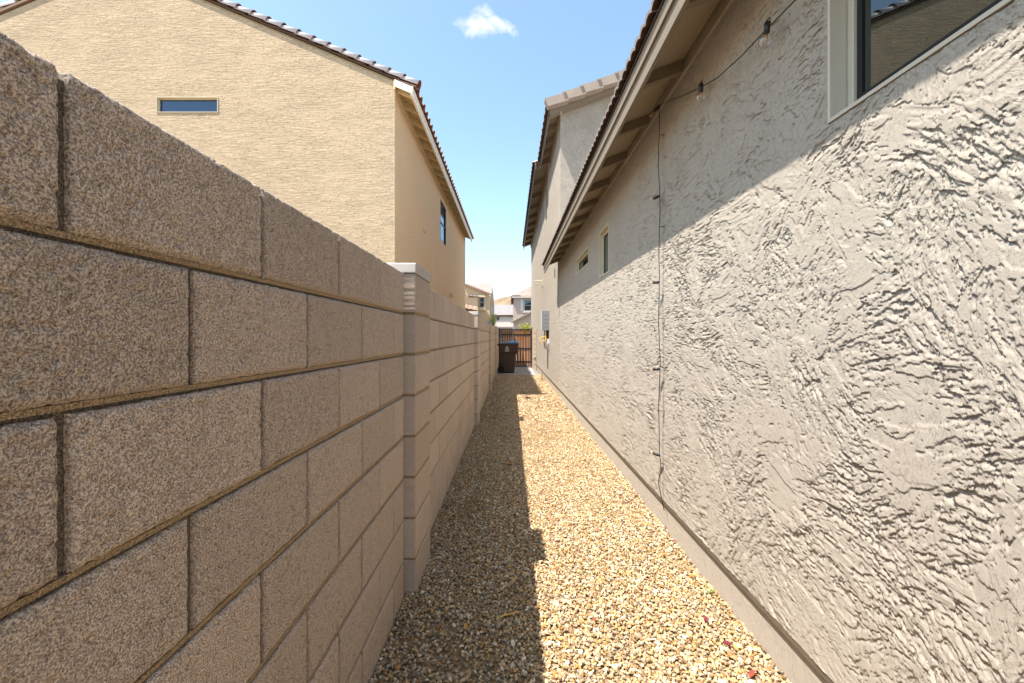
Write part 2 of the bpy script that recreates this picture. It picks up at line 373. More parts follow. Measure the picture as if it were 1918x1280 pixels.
def np_mesh(me, V, F, mat, smooth):
    k = F.shape[1]
    me.vertices.add(len(V)); me.vertices.foreach_set('co', V.astype(np.float32).ravel())
    me.loops.add(F.size); me.loops.foreach_set('vertex_index', F.astype(np.int32).ravel())
    me.polygons.add(len(F)); me.polygons.foreach_set('loop_start', np.arange(0, F.size, k, dtype=np.int32))
    me.polygons.foreach_set('loop_total', np.full(len(F), k, dtype=np.int32))
    me.update(calc_edges=True); me.polygons.foreach_set('use_smooth', np.full(len(F), smooth))
    if mat: me.materials.append(mat)
    return me
def thing(name, label, cat, loc=(0, 0, 0), group=None):
    o = bpy.data.objects.new(name, None); C.objects.link(o); o.location = loc; o.empty_display_size = 0.1
    o['label'] = label; o['category'] = cat
    if group: o['group'] = group
    return o
def tag(o, label, cat, group=None):
    o['label'] = label; o['category'] = cat
    if group: o['group'] = group
    return o
def structure(o, label=None):
    o['kind'] = 'structure'
    if label: o['label'] = label
    return o
def wall_panel(mb, fn, u0, u1, v0, v1, holes=(), depth=0.08):
    """fn(u, v, d): wall coordinates to a point, d goes into the wall"""
    us = sorted({u0, u1} | {h[0] for h in holes} | {h[1] for h in holes}); vs = sorted({v0, v1} | {h[2] for h in holes} | {h[3] for h in holes})
    for a, b in zip(us, us[1:]):
        for c, d in zip(vs, vs[1:]):
            cu, cv = (a + b) / 2, (c + d) / 2
            if any(h[0] < cu < h[1] and h[2] < cv < h[3] for h in holes): continue
            mb.quad(fn(a, c, 0), fn(b, c, 0), fn(b, d, 0), fn(a, d, 0))
    for a, b, c, d in holes:
        for (p, q), (r, s_) in (((a, c), (b, c)), ((b, c), (b, d)), ((b, d), (a, d)), ((a, d), (a, c))):
            mb.quad(fn(p, q, 0), fn(r, s_, 0), fn(r, s_, depth), fn(p, q, depth))
def window(parent, fn, u0, u1, v0, v1, frame_mat, glass, depth=0.075, fw=0.03, proud=0.006, rail=False, gasket=0.012, rail_pos=0.5, glass2=None):
    """window frame with sash and pane, set in a reveal"""
    def rect_ring(mb, a, b, c, d, t, d0, d1):
        for (p, q, r, s_) in ((a, b, c, c + t), (a, b, d - t, d), (a, a + t, c + t, d - t), (b - t, b, c + t, d - t)):
            pts = [fn(u, v, dd) for u in (p, q) for v in (r, s_) for dd in (d0, d1)]
            mb.add(pts, [(0, 1, 3, 2), (4, 6, 7, 5), (0, 4, 5, 1), (2, 3, 7, 6), (0, 2, 6, 4), (1, 5, 7, 3)])
    m = MB(); e = 0.003
    rect_ring(m, u0 + e, u1 - e, v0 + e, v1 - e, 0.011, -proud, depth)
    rect_ring(m, u0 + 0.0172, u1 - 0.0172, v0 + 0.0172, v1 - 0.0172, fw, depth - 0.012, depth + 0.01)
    f = m.build('window', frame_mat, parent)
    m = MB(); t = 0.0202 + fw
    rect_ring(m, u0 + t, u1 - t, v0 + t, v1 - t, gasket, depth - 0.005, depth + 0.012)
    m.build('sash', M['gasket'], f)
    t += 0.002
    def pane(a, b, c, d, g):
        q = [np.array(fn(*p, depth)) for p in ((a, c), (b, c), (b, d), (a, d))]
        if np.dot(np.cross(q[1] - q[0], q[2] - q[1]), np.array(fn(a, c, 0)) - q[0]) < 0: q.reverse()
        MB().quad(*q).build('pane', g, f)
    if rail:
        mid = v0 + (v1 - v0) * rail_pos
        m = MB(); pts = [fn(u, v, dd) for u in (u0 + t, u1 - t) for v in (mid - 0.02, mid + 0.02) for dd in (depth * 0.5, depth + 0.01)]
        m.add(pts, [(0, 1, 3, 2), (4, 6, 7, 5), (0, 4, 5, 1), (2, 3, 7, 6), (0, 2, 6, 4), (1, 5, 7, 3)]); m.build('meeting_rail', frame_mat, f)
        pane(u0 + t, u1 - t, v0 + t, mid - 0.02, glass2 or glass); pane(u0 + t, u1 - t, mid + 0.02, v1 - t, glass)
    else: pane(u0 + t, u1 - t, v0 + t, v1 - t, glass)
    return f
def gpt(px, py):           # ground point seen at a photograph pixel
    z = CAMH * 812 / (py - 632); return ((px - 957) * z / 812, z)

# ---------------------------------------------------------------- ground, hill
m = MB(); m.quad((-900, -60, -0.03), (900, -60, -0.03), (900, 1500, -0.03), (-900, 1500, -0.03)); structure(m.build('ground', M['desert']), 'bare tan desert ground round the houses')
nx, ny = 60, 24
X, Y = np.meshgrid(np.linspace(-260, 320, nx), np.linspace(420, 800, ny))
H = 54 * np.exp(-((X - 60) / 120) ** 2 - ((Y - 620) / 110) ** 2) * (0.75 + 0.5 * fbm(X / 50, Y / 50, 4, 5)) + 26 * np.exp(-((X + 70) / 130) ** 2 - ((Y - 640) / 110) ** 2) + 6 * fbm(X / 14, Y / 14, 3, 9) - 3.5
structure(link('hill', grid_mesh('hill', np.stack([X, Y, H], -1), M['hill'], False)), 'bare tan desert hill beyond the far roofs')

# ---------------------------------------------------------------- gravel path
def gh(x, y): return 0.018 * (fbm(x * 1.7, y * 1.7, 3, 21) - 0.5) + 0.012 * sst(np.abs(x - 0.25), 0.55, 0.78)
ys = np.concatenate([np.linspace(-1.2, 8, 240), np.linspace(8.05, 14.72, 90)]); xs = np.linspace(-0.545, 1.03, 50)
X, Y = np.meshgrid(xs, ys)
structure(link('path', grid_mesh('path', np.stack([X, Y, gh(X, Y) - 0.004], -1), M['soil'])), 'sandy soil strip under the gravel between block wall and house')
def ico():
    t = (1 + 5 ** 0.5) / 2
    v = np.array([(-1, t, 0), (1, t, 0), (-1, -t, 0), (1, -t, 0), (0, -1, t), (0, 1, t), (0, -1, -t), (0, 1, -t), (t, 0, -1), (t, 0, 1), (-t, 0, -1), (-t, 0, 1)], float)
    v /= np.linalg.norm(v[0])
    f = np.array([(0, 11, 5), (0, 5, 1), (0, 1, 7), (0, 7, 10), (0, 10, 11), (1, 5, 9), (5, 11, 4), (11, 10, 2), (10, 7, 6), (7, 1, 8), (3, 9, 4), (3, 4, 2), (3, 2, 6), (3, 6, 8), (3, 8, 9), (4, 9, 5), (2, 4, 11), (6, 2, 10), (8, 6, 7), (9, 8, 1)])
    return v, f
PAL = np.array([(0.70, 0.55, 0.36), (0.62, 0.44, 0.24), (0.78, 0.68, 0.50), (0.50, 0.33, 0.15), (0.56, 0.30, 0.10), (0.46, 0.40, 0.34), (0.36, 0.33, 0.31), (0.84, 0.78, 0.68), (0.24, 0.13, 0.07), (0.66, 0.50, 0.30), (0.60, 0.46, 0.38), (0.30, 0.19, 0.11)])
PW = np.array([.12, .11, .13, .08, .07, .12, .09, .13, .04, .08, .06, .04]); PW /= PW.sum()
def octa():
    return np.array([(1, 0, 0), (-1, 0, 0), (0, 1, 0), (0, -1, 0), (0, 0, 1), (0, 0, -1)], float), np.array([(0, 2, 4), (2, 1, 4), (1, 3, 4), (3, 0, 4), (2, 0, 5), (1, 2, 5), (3, 1, 5), (0, 3, 5)])
def pebbles(x0, x1, y0, y1, cell, r0, r1, shape=ico):
    gx, gy = np.meshgrid(np.arange(x0, x1, cell), np.arange(y0, y1, cell))
    px = gx.ravel() + rng.uniform(-.6, .6, gx.size) * cell; py = gy.ravel() + rng.uniform(-.6, .6, gx.size) * cell
    px = np.clip(px, x0 + 0.004, x1 - 0.004); n = len(px)
    ok = rng.random(n) > 0.55 * sst(fbm(px * 2.6, py * 1.6, 3, 3), 0.54, 0.68); px = px[ok]; py = py[ok]; n = len(px)
    v, f = shape(); q = len(v)
    V = np.repeat(v[None], n, 0) * (1 + rng.uniform(-.24, .24, (n, q, 1)))
    r = rng.uniform(r0, r1, n) * np.where(rng.random(n) < 0.09, 1.5, 1); sc = np.stack([r * rng.uniform(.95, 1.5, n), r * rng.uniform(.7, 1.05, n), r * rng.uniform(.42, .72, n)], -1)
    V = V * sc[:, None]
    # random orientation: tilt then spin
    a = rng.uniform(-.9, .9, n); b = rng.uniform(-.9, .9, n); c = rng.uniform(0, 6.283, n)
    def rot(V, i, j, t):
        ct, st = np.cos(t)[:, None], np.sin(t)[:, None]; p, q = V[..., i].copy(), V[..., j].copy()
        V[..., i] = p * ct - q * st; V[..., j] = p * st + q * ct
    rot(V, 1, 2, a); rot(V, 0, 2, b); rot(V, 0, 1, c)
    V[..., 0] += px[:, None]; V[..., 1] += py[:, None]; V[..., 2] += (gh(px, py) + rng.uniform(-.001, .013, n))[:, None]
    F = (f[None] + q * np.arange(n)[:, None, None]).reshape(-1, 3)
    col = PAL[rng.choice(len(PAL), n, p=PW)] * rng.uniform(.42, 1.12, (n, 1)) * np.array([1.0, .95, .84]); col = np.repeat(col, q, 0)
    return V.reshape(-1, 3), F, col
near = pebbles(-0.515, 1.02, 1.35, 6.6, 0.0116, 0.0048, 0.0088); far = pebbles(-0.515, 1.02, 6.6, 14.62, 0.0180, 0.009, 0.015, octa)
V = np.concatenate([near[0], far[0]]); F = np.concatenate([near[1], far[1] + len(near[0])]); CO = np.concatenate([near[2], far[2]])
me = np_mesh(bpy.data.meshes.new('gravel'), V, F, M['gravel'], False)
at = me.attributes.new('tone', 'FLOAT_COLOR', 'POINT'); at.data.foreach_set('color', np.concatenate([np.clip(CO, 0, .9), np.ones((len(CO), 1))], 1).astype(np.float32).ravel())
g = link('gravel', me); g['kind'] = 'stuff'; g['label'] = 'tan, cream and rust coloured pebbles covering the side yard path'

# ---------------------------------------------------------------- concrete block wall
XW = -0.52; MOD = 0.406; CH = 0.203; JT = 0.012
wall = thing('block_wall', 'long grey-tan concrete block wall with capped pilasters beside the gravel', 'wall', (XW, 0, 0))
def block_mesh(name, L, H, D, dens, seed, mat):
    """front face at x=0 looking +x, body to -D; y 0..L, z 0..H"""
    e = 0.0025
    if dens:
        yy = np.unique(np.concatenate([np.linspace(0, L, int(L / dens) + 1), [e, L - e]])); zz = np.unique(np.concatenate([np.linspace(0, H, int(H / dens) + 1), [e, H - e]]))
    else:
        e = 0.004; yy = np.array([0, e, L / 2, L - e, L]); zz = np.array([0, e, H - e, H])
    Yg, Zg = np.meshgrid(yy, zz)
    edge = np.minimum(np.minimum(Yg, L - Yg), np.minimum(Zg, H - Zg))
    if dens:
        n = fbm(Yg * 120 + seed * 7.7, Zg * 120, 3, seed); pit = sst(n, 0.42, 0.28)
        rag = 0.0045 * fbm(Yg * 60, Zg * 60 + seed * 3, 2, seed + 40)
        d = -0.0035 * pit + 0.0012 * (fbm(Yg * 230, Zg * 230, 2, seed + 9) - 0.5) - 0.0045 * sst(edge, 0.0065, 0.0) - rag * sst(edge, 0.012, 0.0)
        Zt = Zg - np.where(Zg > H - 1e-6, 0.0035 * fbm(Yg * 70, Zg * 0, 3, seed + 3), 0)
        Yt = Yg + np.where(Yg < 1e-6, 0.002 * vn(Zg * 90, Yg, seed), 0)
    else: d = np.where(edge < 1e-6, -0.006, 0.0); Zt, Yt = Zg, Yg
    P = np.stack([d, Yt, Zt], -1); r, c, _ = P.shape
    V = P.reshape(-1, 3).tolist(); idx = np.arange(r * c).reshape(r, c)
    F = np.stack([idx[:-1, :-1], idx[:-1, 1:], idx[1:, 1:], idx[1:, :-1]], -1).reshape(-1, 4).tolist()
    per = list(idx[0, :]) + list(idx[1:, -1]) + list(idx[-1, -2::-1]) + list(idx[-2:0:-1, 0]); b = len(V)
    for i in per: V.append([-D, V[i][1], V[i][2]])
    n = len(per)
    for i in range(n): F.append([per[i], b + i, b + (i + 1) % n, per[(i + 1) % n]])
    F.append([b + i for i in range(n)])
    me = bpy.data.meshes.new(name); me.from_pydata(V, [], F); me.update(); me.materials.append(mat)
    if dens: me.polygons.foreach_set('use_smooth', [True] * len(me.polygons))
    return me
FB = MOD - JT; BH = CH - JT
near_full = [block_mesh('block', FB, BH, 0.15, 0.0042, s, M['block']) for s in range(5)]
near_half = [block_mesh('block', 0.196, BH, 0.15, 0.0045, 30 + s, M['block']) for s in range(2)]
cheap_full = [block_mesh('block', FB, BH, 0.15, 0, 0, M['block'])]; cheap_half = [block_mesh('block', 0.196, BH, 0.15, 0, 0, M['block'])]
cheap_pil = [block_mesh('block', 0.39, BH, 0.39, 0, 0, M['block'])]; near_pil = [block_mesh('block', 0.39, BH, 0.39, 0.006, 60, M['block']), block_mesh('block', 0.39, BH, 0.39, 0.006, 61, M['block'])]
ZT = 1.596                               # top of the wall
zrow = lambda k: ZT - BH - CH * k        # bottom of course k
rest = MB(); beds = MB(); core = MB()
def rest_block(y0, y1, z0, z1, x1=XW, D=0.15):
    rest.box(x1 - D, x1, y0, y1, z0, z1)
segs = [(-5.0, 2.139)] + [(2.546 + 4.06 * i, 6.199 + 4.06 * i) for i in range(4)]
segs[-1] = (segs[-1][0], 18.3)
for si, (a, b) in enumerate(segs):
    for k in range(8):
        first = b - MOD * math.ceil((b - a) / MOD + 1) - (0 if k % 2 == 0 else MOD / 2)
        y = first
        while y < b - 0.02:
            y0, y1 = max(y, a), min(y + FB, b - 0.028); y += MOD
            if y1 - y0 < 0.06: continue
            L = y1 - y0; z0 = zrow(k)
            dx = random.uniform(-0.0012, 0.0012)
            if -1.2 < y0 < 10.2:
                full = L > 0.3
                if full: me = random.choice(near_full if -0.2 < y0 < 2.1 else cheap_full)
                else: me = random.choice(near_half if -0.2 < y0 < 2.1 else cheap_half)
                o = link('block', me, wall, (dx, y0, z0)); base = FB if full else 0.196
                o.scale = (1, L / base, 1)
            else: rest_block(y0, y1, z0, z0 + BH)
    for k in range(8):
        z1 = zrow(k); beds.box(XW - 0.147, XW - 0.006, a, b - 0.03, z1 - JT + 0.0035, z1 - 0.0006)
    core.box(XW - 0.142, XW - 0.012, a, b - 0.04, -0.06, ZT - 0.012)
r_ = rest.build('blocks', M['block_far'], wall); r_['kind'] = 'stuff'
beds.build('mortar', M['mortar'], wall); core.build('mortar_joint', M['mortar_d'], wall)
XP = -0.47
for i in range(4):
    y0 = 2.143 + 4.06 * i
    pl = bpy.data.objects.new('pilaster', None); C.objects.link(pl); pl.parent = wall; pl.location = (XP - XW, y0, 0)
    for k in range(8):
        o = link('block', random.choice(near_pil) if i == 0 else cheap_pil[0], pl, (0, 0.003, zrow(k)))
    mm = MB(); mm.box(XP - 0.382, XP - 0.006, y0 + 0.009, y0 + 0.387, -0.06, ZT - 0.01)
    mm.build('mortar', M['mortar'], pl)
    mm = MB(); mm.box(XP - 0.40, XP + 0.002, y0 - 0.002, y0 + 0.398, ZT + 0.0015, ZT + 0.052)
    cp = mm.build('cap', M['cap'] if i != 2 else M['bluegrey'], pl)
    bv = cp.modifiers.new('b', 'BEVEL'); bv.width = 0.006; bv.segments = 2

# ---------------------------------------------------------------- roofs
def s_profile(w, n=10, r=0.34):
    """one S-tile across its width: pan then hump, list of (t, h), t 0..w"""
    pts = []
    for i in range(n + 1):
        t = i / n
        if t < 0.42: h = -0.012 * math.sin(math.pi * t / 0.42)
        else: h = 0.062 * max(0.0, math.sin(math.pi * (t - 0.42) / 0.58)) ** 0.8
        pts.append((t * w, h))
    return pts
def tile_mesh(name, w, L, s, slope, mat, prof=None, th=0.014, lift=0.028, under=None):
    """tile laid on a roof that falls towards -s x; local origin at the eave edge; runs towards +s x (up the slope)"""
    prof = prof or s_profile(w); c = 1 / math.sqrt(1 + slope * slope); sn = slope * c
    V = []; n = len(prof)
    for (l, hh) in ((0, lift), (L, 0.0)):
        for (t, h) in prof: V.append((s * (l * c - (h + hh) * sn), t, l * sn + (h + hh) * c))
        for (t, h) in prof: V.append((s * (l * c - (h + hh - th) * sn), t, l * sn + (h + hh - th) * c))
    F = []
    A, B_, A2, B2 = 0, n, 2 * n, 3 * n
    for i in range(n - 1):
        F += [(A + i, A + i + 1, A2 + i + 1, A2 + i), (B_ + i, B2 + i, B2 + i + 1, B_ + i + 1), (A + i, B_ + i, B_ + i + 1, A + i + 1), (A2 + i, A2 + i + 1, B2 + i + 1, B2 + i)]
    F += [(A, A2, B2, B_), (A + n - 1, B_ + n - 1, B2 + n - 1, A2 + n - 1)]
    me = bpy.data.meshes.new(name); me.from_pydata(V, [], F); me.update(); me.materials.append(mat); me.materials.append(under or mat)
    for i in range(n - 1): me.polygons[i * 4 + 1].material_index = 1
    return me
def tile_field(parent, s, x0, z0, slope, y0, y1, run, w, mat, prof, first=1, expo=0.36, name='roof_tiles'):
    """the rest of a roof slope: stepped courses of the same profile, one mesh"""
    c = 1 / math.sqrt(1 + slope * slope); sn = slope * c; mb = MB(); k = first; nt_ = max(1, int((y1 - y0) / w))
    P = [(y0 + i * w + t, h) for i in range(nt_) for (t, h) in prof[:-1]] + [(y0 + nt_ * w, prof[-1][1])]
    while k * expo * c < run:
        rows = []
        for (l, hh) in ((k * expo, 0.0), (k * expo, 0.034), ((k + 1) * expo, 0.008)):
            rows.append([(x0 + s * (l * c - (h + hh) * sn), y, z0 + l * sn + (h + hh) * c) for y, h in P])
        n = len(P); vs = rows[0] + rows[1] + rows[2]
        mb.add(vs, [(i, i + 1, n + i + 1, n + i) for i in range(n - 1)] + [(n + i, n + i + 1, 2 * n + i + 1, 2 * n + i) for i in range(n - 1)])
        k += 1
    o = mb.build(name, mat, parent); o['kind'] = 'stuff'; return o
def eave(parent, s, xw, xf, xt, hfb, fh, slope, y0, y1, mats, tile_w, ht, rafters=None, raf_step=0.61, prof=None, run=3.0, ft=0.02, yover=0.0, tile_mat=None, rb=None, sub=0.0):
    """s=+1: house lies towards +x. xw wall face, xf outer fascia face, xt tile edge, hfb fascia bottom, ht tile underside at its edge"""
    fm, rm, sm = mats
    # fascia
    m = MB(); m.box(min(xf, xf + s * ft), max(xf, xf + s * ft), y0, y1, hfb, hfb + fh); f = m.build('fascia', fm, parent)
    m = MB(); m.box(min(xf - s * 0.012, xf - s * 0.0005), max(xf - s * 0.012, xf - s * 0.0005), y0, y1, hfb + fh * 0.52, hfb + fh + 0.004); m.build('fascia_trim', fm, parent)
    # deck
    xi = xf + s * ft; top = hfb + fh; xe = xw + s * run
    zt = lambda x: top + slope * s * (x - xi)
    m = MB(); m.prism_y([(xi + s * .001, zt(xi) - 0.004), (xe, zt(xe) - 0.004), (xe, zt(xe) - 0.02), (xi + s * .001, zt(xi) - 0.02)], y0 + 0.045, y1 - .01); m.build('soffit', sm, parent)
    m = MB(); m.prism_y([(xf - s * 0.02, zt(xf) + 0.008), (xe, zt(xe) + 0.008), (xe, zt(xe) - 0.003), (xf - s * 0.02, zt(xf) - 0.003)], y0, y1); m.build('roof_deck', M['dark'], parent)
    # rafter tails and blocking
    zb = lambda x: (rb if rb else hfb + 0.012) + slope * s * (x - xi)
    if rafters is None:
        rafters = []; y = y0 + 0.12
        while y < y1 - 0.05: rafters.append(y); y += raf_step
    if sub:
        m = MB(); m.prism_y([(xi + s * .0005, zb(xi) + .004), (xi + s * sub, zb(xi) + .004), (xi + s * sub, zt(xi + s * sub) - .021), (xi + s * .0005, zt(xi) - .021)], y0, y1); m.build('sub_fascia', fm, parent)
    mm = MB(); a, b = xi + s * (.0015 + sub), xw + s * 0.03
    mm.prism_y([(0, zb(a)), (b - a, zb(b)), (b - a, zt(b) - 0.022), (0, zt(a) - 0.022)], 0, 0.042); rme = mm.mesh('rafter_tail', rm)
    for y in rafters: link('rafter_tail', rme, parent, tuple(np.array((a, y, 0)) - wloc(parent)))
    m = MB(); xb = xw - s * 0.012; m.box(min(xb, xb + s * 0.035), max(xb, xb + s * 0.035), y0 + 0.01, y1 - 0.01, zb(xw) - 0.012, zt(xw) - 0.021); m.build('blocking', sm, parent)
    # tiles: the edge course one by one, the field above as one part
    prof = prof or s_profile(tile_w); tm = tile_mesh('tile', tile_w, 0.42, s, slope, tile_mat, prof, under=M['tile_under_shade'] if s > 0 else M['tile_inner'])
    y = y0 - yover; n = 0
    while y < y1 + yover - tile_w * 0.5:
        link('tile', tm, parent, tuple(np.array((xt, y, ht + random.uniform(-.002, .002))) - wloc(parent))); y += tile_w; n += 1
    tile_field(parent, s, xt, ht, slope, y0 - yover, y0 - yover + n * tile_w, run, tile_w, tile_mat, prof)
    return f

# ================================================================ right house
XR = 1.0; SH = 0.21
rh = thing('stucco_house', 'grey-taupe rough stucco house along the gravel path, low eave in front and two storeys behind', 'house', (XR, 4, 0))
WINS = [(0.25, 1.37, 1.95, 2.45), (4.44, 4.93, 1.945, 2.455), (5.60, 6.70, 2.235, 2.455)]
def stucco_h(Y, Z):
    """relief of the skip trowel coat in metres: strokes of a trowel in turning directions, torn ledges, drag lines"""
    wy = Y + 0.10 * (fbm(Y * 3, Z * 3, 3, 11) - .5); wz = Z + 0.10 * (fbm(Y * 3, Z * 3, 3, 12) - .5)
    # patches of one stroke each: jittered cells, elongated, ragged borders
    cs = 0.24; rag = 0.05
    qy = (wy + rag * (fbm(Y * 22, Z * 22, 3, 31) - .5)) / cs; qz = (wz + rag * (fbm(Y * 22, Z * 22, 3, 32) - .5)) / cs
    iy, iz = np.floor(qy), np.floor(qz); best = np.full(Y.shape, 9.0); sec = np.full(Y.shape, 9.0); th = np.zeros(Y.shape); lev = np.zeros(Y.shape); cyy = np.zeros(Y.shape); czz = np.zeros(Y.shape)
    for a in (-1, 0, 1):
        for b in (-1, 0, 1):
            jy, jz = iy + a, iz + b
            py = jy + hash2(jy, jz, 1); pz = jz + hash2(jy, jz, 2); t = hash2(jy, jz, 3) * math.pi
            dy, dz = qy - py, qz - pz; u = dy * np.cos(t) + dz * np.sin(t); v = -dy * np.sin(t) + dz * np.cos(t)
            d = np.sqrt((u * 0.62) ** 2 + (v * 1.35) ** 2); c = d < best
            sec = np.where(c, best, np.minimum(sec, d)); best = np.where(c, d, best)
            th = np.where(c, t, th); lev = np.where(c, hash2(jy, jz, 4), lev); cyy = np.where(c, py * cs, cyy); czz = np.where(c, pz * cs, czz)
    u = (wy - cyy) * np.cos(th) + (wz - czz) * np.sin(th); v = -(wy - cyy) * np.sin(th) + (wz - czz) * np.cos(th); v = v + 1.6 * u * u * (lev - .5) * 2
    o1 = lev * 57.0
    # drag lines along the stroke (kept low)
    st = fbm(u * 4.5 + o1, v * 105 + o1, 2, 51, 0.5); gate = sst(fbm(Y * 6, Z * 6, 3, 55), 0.42, 0.60)
    lines = sst(st, 0.44, 0.56) * (0.08 + gate)
    # torn ledges: terraces of a warped field, sharp on one side
    tq = fbm(u * 8.5 + o1 + 5, v * 21 + o1, 4, 61, 0.50) * 2.2 + 0.14 * fbm(Y * 50, Z * 50, 3, 63); fr = tq - np.floor(tq)
    ledge = np.floor(tq) + sst(fr, 0.0, 0.05)
    ledge = ledge / 2.2 - 0.14 * fr
    # small tears and holes, crowded in some patches
    dens = fbm(Y * 5.5, Z * 5.5, 3, 75); pn = fbm(u * 52 + o1, v * 110 + o1, 3, 71, .65)
    pit = sst(pn + 0.6 * (dens - .5), 0.655, 0.682)
    pn2 = fbm(u * 20 + o1, v * 60 + o1, 4, 73, .65); tear = sst(pn2 + 0.5 * (dens - .5), 0.665, 0.685)
    step = lev * sst(sec - best, 0.0, 0.03)
    big = fbm(Y * 1.2, Z * 1.2, 2, 81)
    return 0.0036 * ledge + 0.0009 * lines - 0.0018 * pit - 0.0030 * tear + 0.0012 * step + 0.003 * big + 0.0001 * fbm(Y * 300, Z * 300, 2, 91)
def near_wall(ylines, zlines):
    Yg, Zg = np.meshgrid(ylines, zlines); h = stucco_h(Yg, Zg)
    sag = 1.25 * sst(np.minimum(Zg - SH, 2.86 - Zg), 0.0, 0.03)      # wet coat sags: undersides overhang, tops slope
    for a, b, c, d in WINS: sag = sag * (1 - sst(-np.maximum(np.maximum(a - Yg, Yg - b), np.maximum(c - Zg, Zg - d)), -0.03, -0.005))
    P = np.stack([XR + 0.006 - h, Yg, Zg - sag * (h - 0.0035)], -1)
    yc = (ylines[:-1] + ylines[1:]) / 2; zc = (zlines[:-1] + zlines[1:]) / 2
    A, B = np.meshgrid(yc, zc); mask = np.ones(A.shape, bool)
    for a, b, c, d in WINS: mask &= ~((A > a) & (A < b) & (B > c) & (B < d))
    return P, mask
def snap(l, vals):
    l = l.copy()
    for v in vals:
        if l[0] < v < l[-1]: l[np.argmin(abs(l - v))] = v
    return l
yl = [-1.3, -.6, 0.0, .2, .4, .6, .70]
y = 0.76
while y < 9.0: yl.append(y); y += max(0.0021, y * y / 500)
yl.append(9.0); yl = snap(np.array(yl), [v for w_ in WINS for v in w_[:2]])
zl = snap(np.linspace(SH, 2.86, 900), [v for w_ in WINS for v in w_[2:]])
kk = np.searchsorted(yl, 3.4)
vs_, fs_, off = [], [], 0
for yy, zz in ((yl[:kk + 1], zl), (yl[kk:], zl[::2] if len(zl) % 2 else np.append(zl[::2], zl[-1]))):
    zz = snap(zz, [v for w_ in WINS for v in w_[2:]])
    P, mask = near_wall(yy, zz); r, c, _ = P.shape; idx = np.arange(r * c).reshape(r, c) + off
    q = np.stack([idx[:-1, :-1], idx[1:, :-1], idx[1:, 1:], idx[:-1, 1:]], -1).reshape(-1, 4)[mask.ravel()]
    vs_.append(P.reshape(-1, 3)); fs_.append(q); off += r * c
me = np_mesh(bpy.data.meshes.new('wall'), np.concatenate(vs_), np.concatenate(fs_), M['stucco_r'], True)
link('wall', me, rh)
fnR = lambda u, v, d: (XR + d, u, v)
# sheathing behind the coat (closes the house), with the same openings
m = MB(); wall_panel(m, lambda u, v, d: (XR + 0.02 + d, u, v), -4, 9.0, 0.0, 3.02, WINS, 0.10)
m.quad((XR + 0.02, -4, 0), (9, -4, 0), (9, -4, 3.0), (XR + 0.02, -4, 3.0)); m.quad((9, -4, 0), (9, 21.4, 0), (9, 21.4, 3.0), (9, -4, 3.0))
m.build('sheathing', M['stucco_r'], rh)
m = MB(); m.box(XR - 0.002, XR + 0.03, -4, -1.3, SH, 2.86); m.build('wall', M['stucco_far'], rh)
UW = [(12.0, 12.8, 4.55, 5.6), (13.8, 14.3, 5.1, 5.7), (16.2, 16.7, 4.65, 5.4)]
m = MB(); wall_panel(m, fnR, 9.0, 21.4, SH, 6.15, UW, 0.09); wall_panel(m, fnR, 8.75, 9.0, 2.86, 6.15, (), 0.09)
m.quad((XR, 21.4, 0), (9, 21.4, 0), (9, 21.4, 6.1), (XR, 21.4, 6.1)); m.build('wall', M['stucco_far'], rh)
m = MB(); m.add([(XR, 8.75, 2.7), (8.5, 8.75, 2.7), (8.5, 8.75, 6.1), (5.6, 8.75, 7.55), (XR, 8.75, 5.95)], [(0, 1, 2, 3, 4)]); m.build('wall', M['stucco_far'], rh)
m = MB(); m.box(XR + 0.024, XR + 0.2, -4, 21.4, -0.05, SH - 0.002); m.build('foundation', M['found'], rh)
m = MB(); m.box(XR + 0.004, XR + 0.0225, -4, 21.4, SH - 0.024, SH + 0.001); m.build('weep_screed', simple('shade_brown_screed', (0.12, 0.095, 0.07), 0.8, 0.3, 12), rh)  # screed made deeper, with the overhang's shade painted into its dark brown
for i, (a, b, c, d) in enumerate(WINS):
    window(rh, fnR, a, b, c, d, M['cream'] if i == 0 else M['cream_y'], M['glass'], 0.062 if i == 0 else 0.055, 0.026 if i == 0 else 0.022, 0.002, gasket=0.018 if i == 0 else 0.01)
for a, b, c, d in UW: window(rh, fnR, a, b, c, d, M['cream'], M['glass_b'], 0.05, 0.03, 0.004)
ripple = [(0.0, 0.0), (0.02, 0.010), (0.045, 0.014), (0.07, 0.010), (0.09, 0.0), (0.11, 0.010), (0.135, 0.014), (0.16, 0.010), (0.18, 0.0)]
EAV = (M['fascia_r'], M['eave_r'], M['soffit_r'])
raf = [2.5 - 0.61 * 5 + 0.61 * i - 0.02 for i in range(17)]
eave(rh, 1, XR, 0.70, 0.666, 1.352 + CAMH, 0.16, 0.37, -1.2, 9.18, EAV, 0.18, 1.518 + CAMH, [y for y in raf if y < 9.1], prof=ripple, run=3.2, ft=0.018, tile_mat=M['grey_tile'], rb=1.423 + CAMH, sub=0.042)
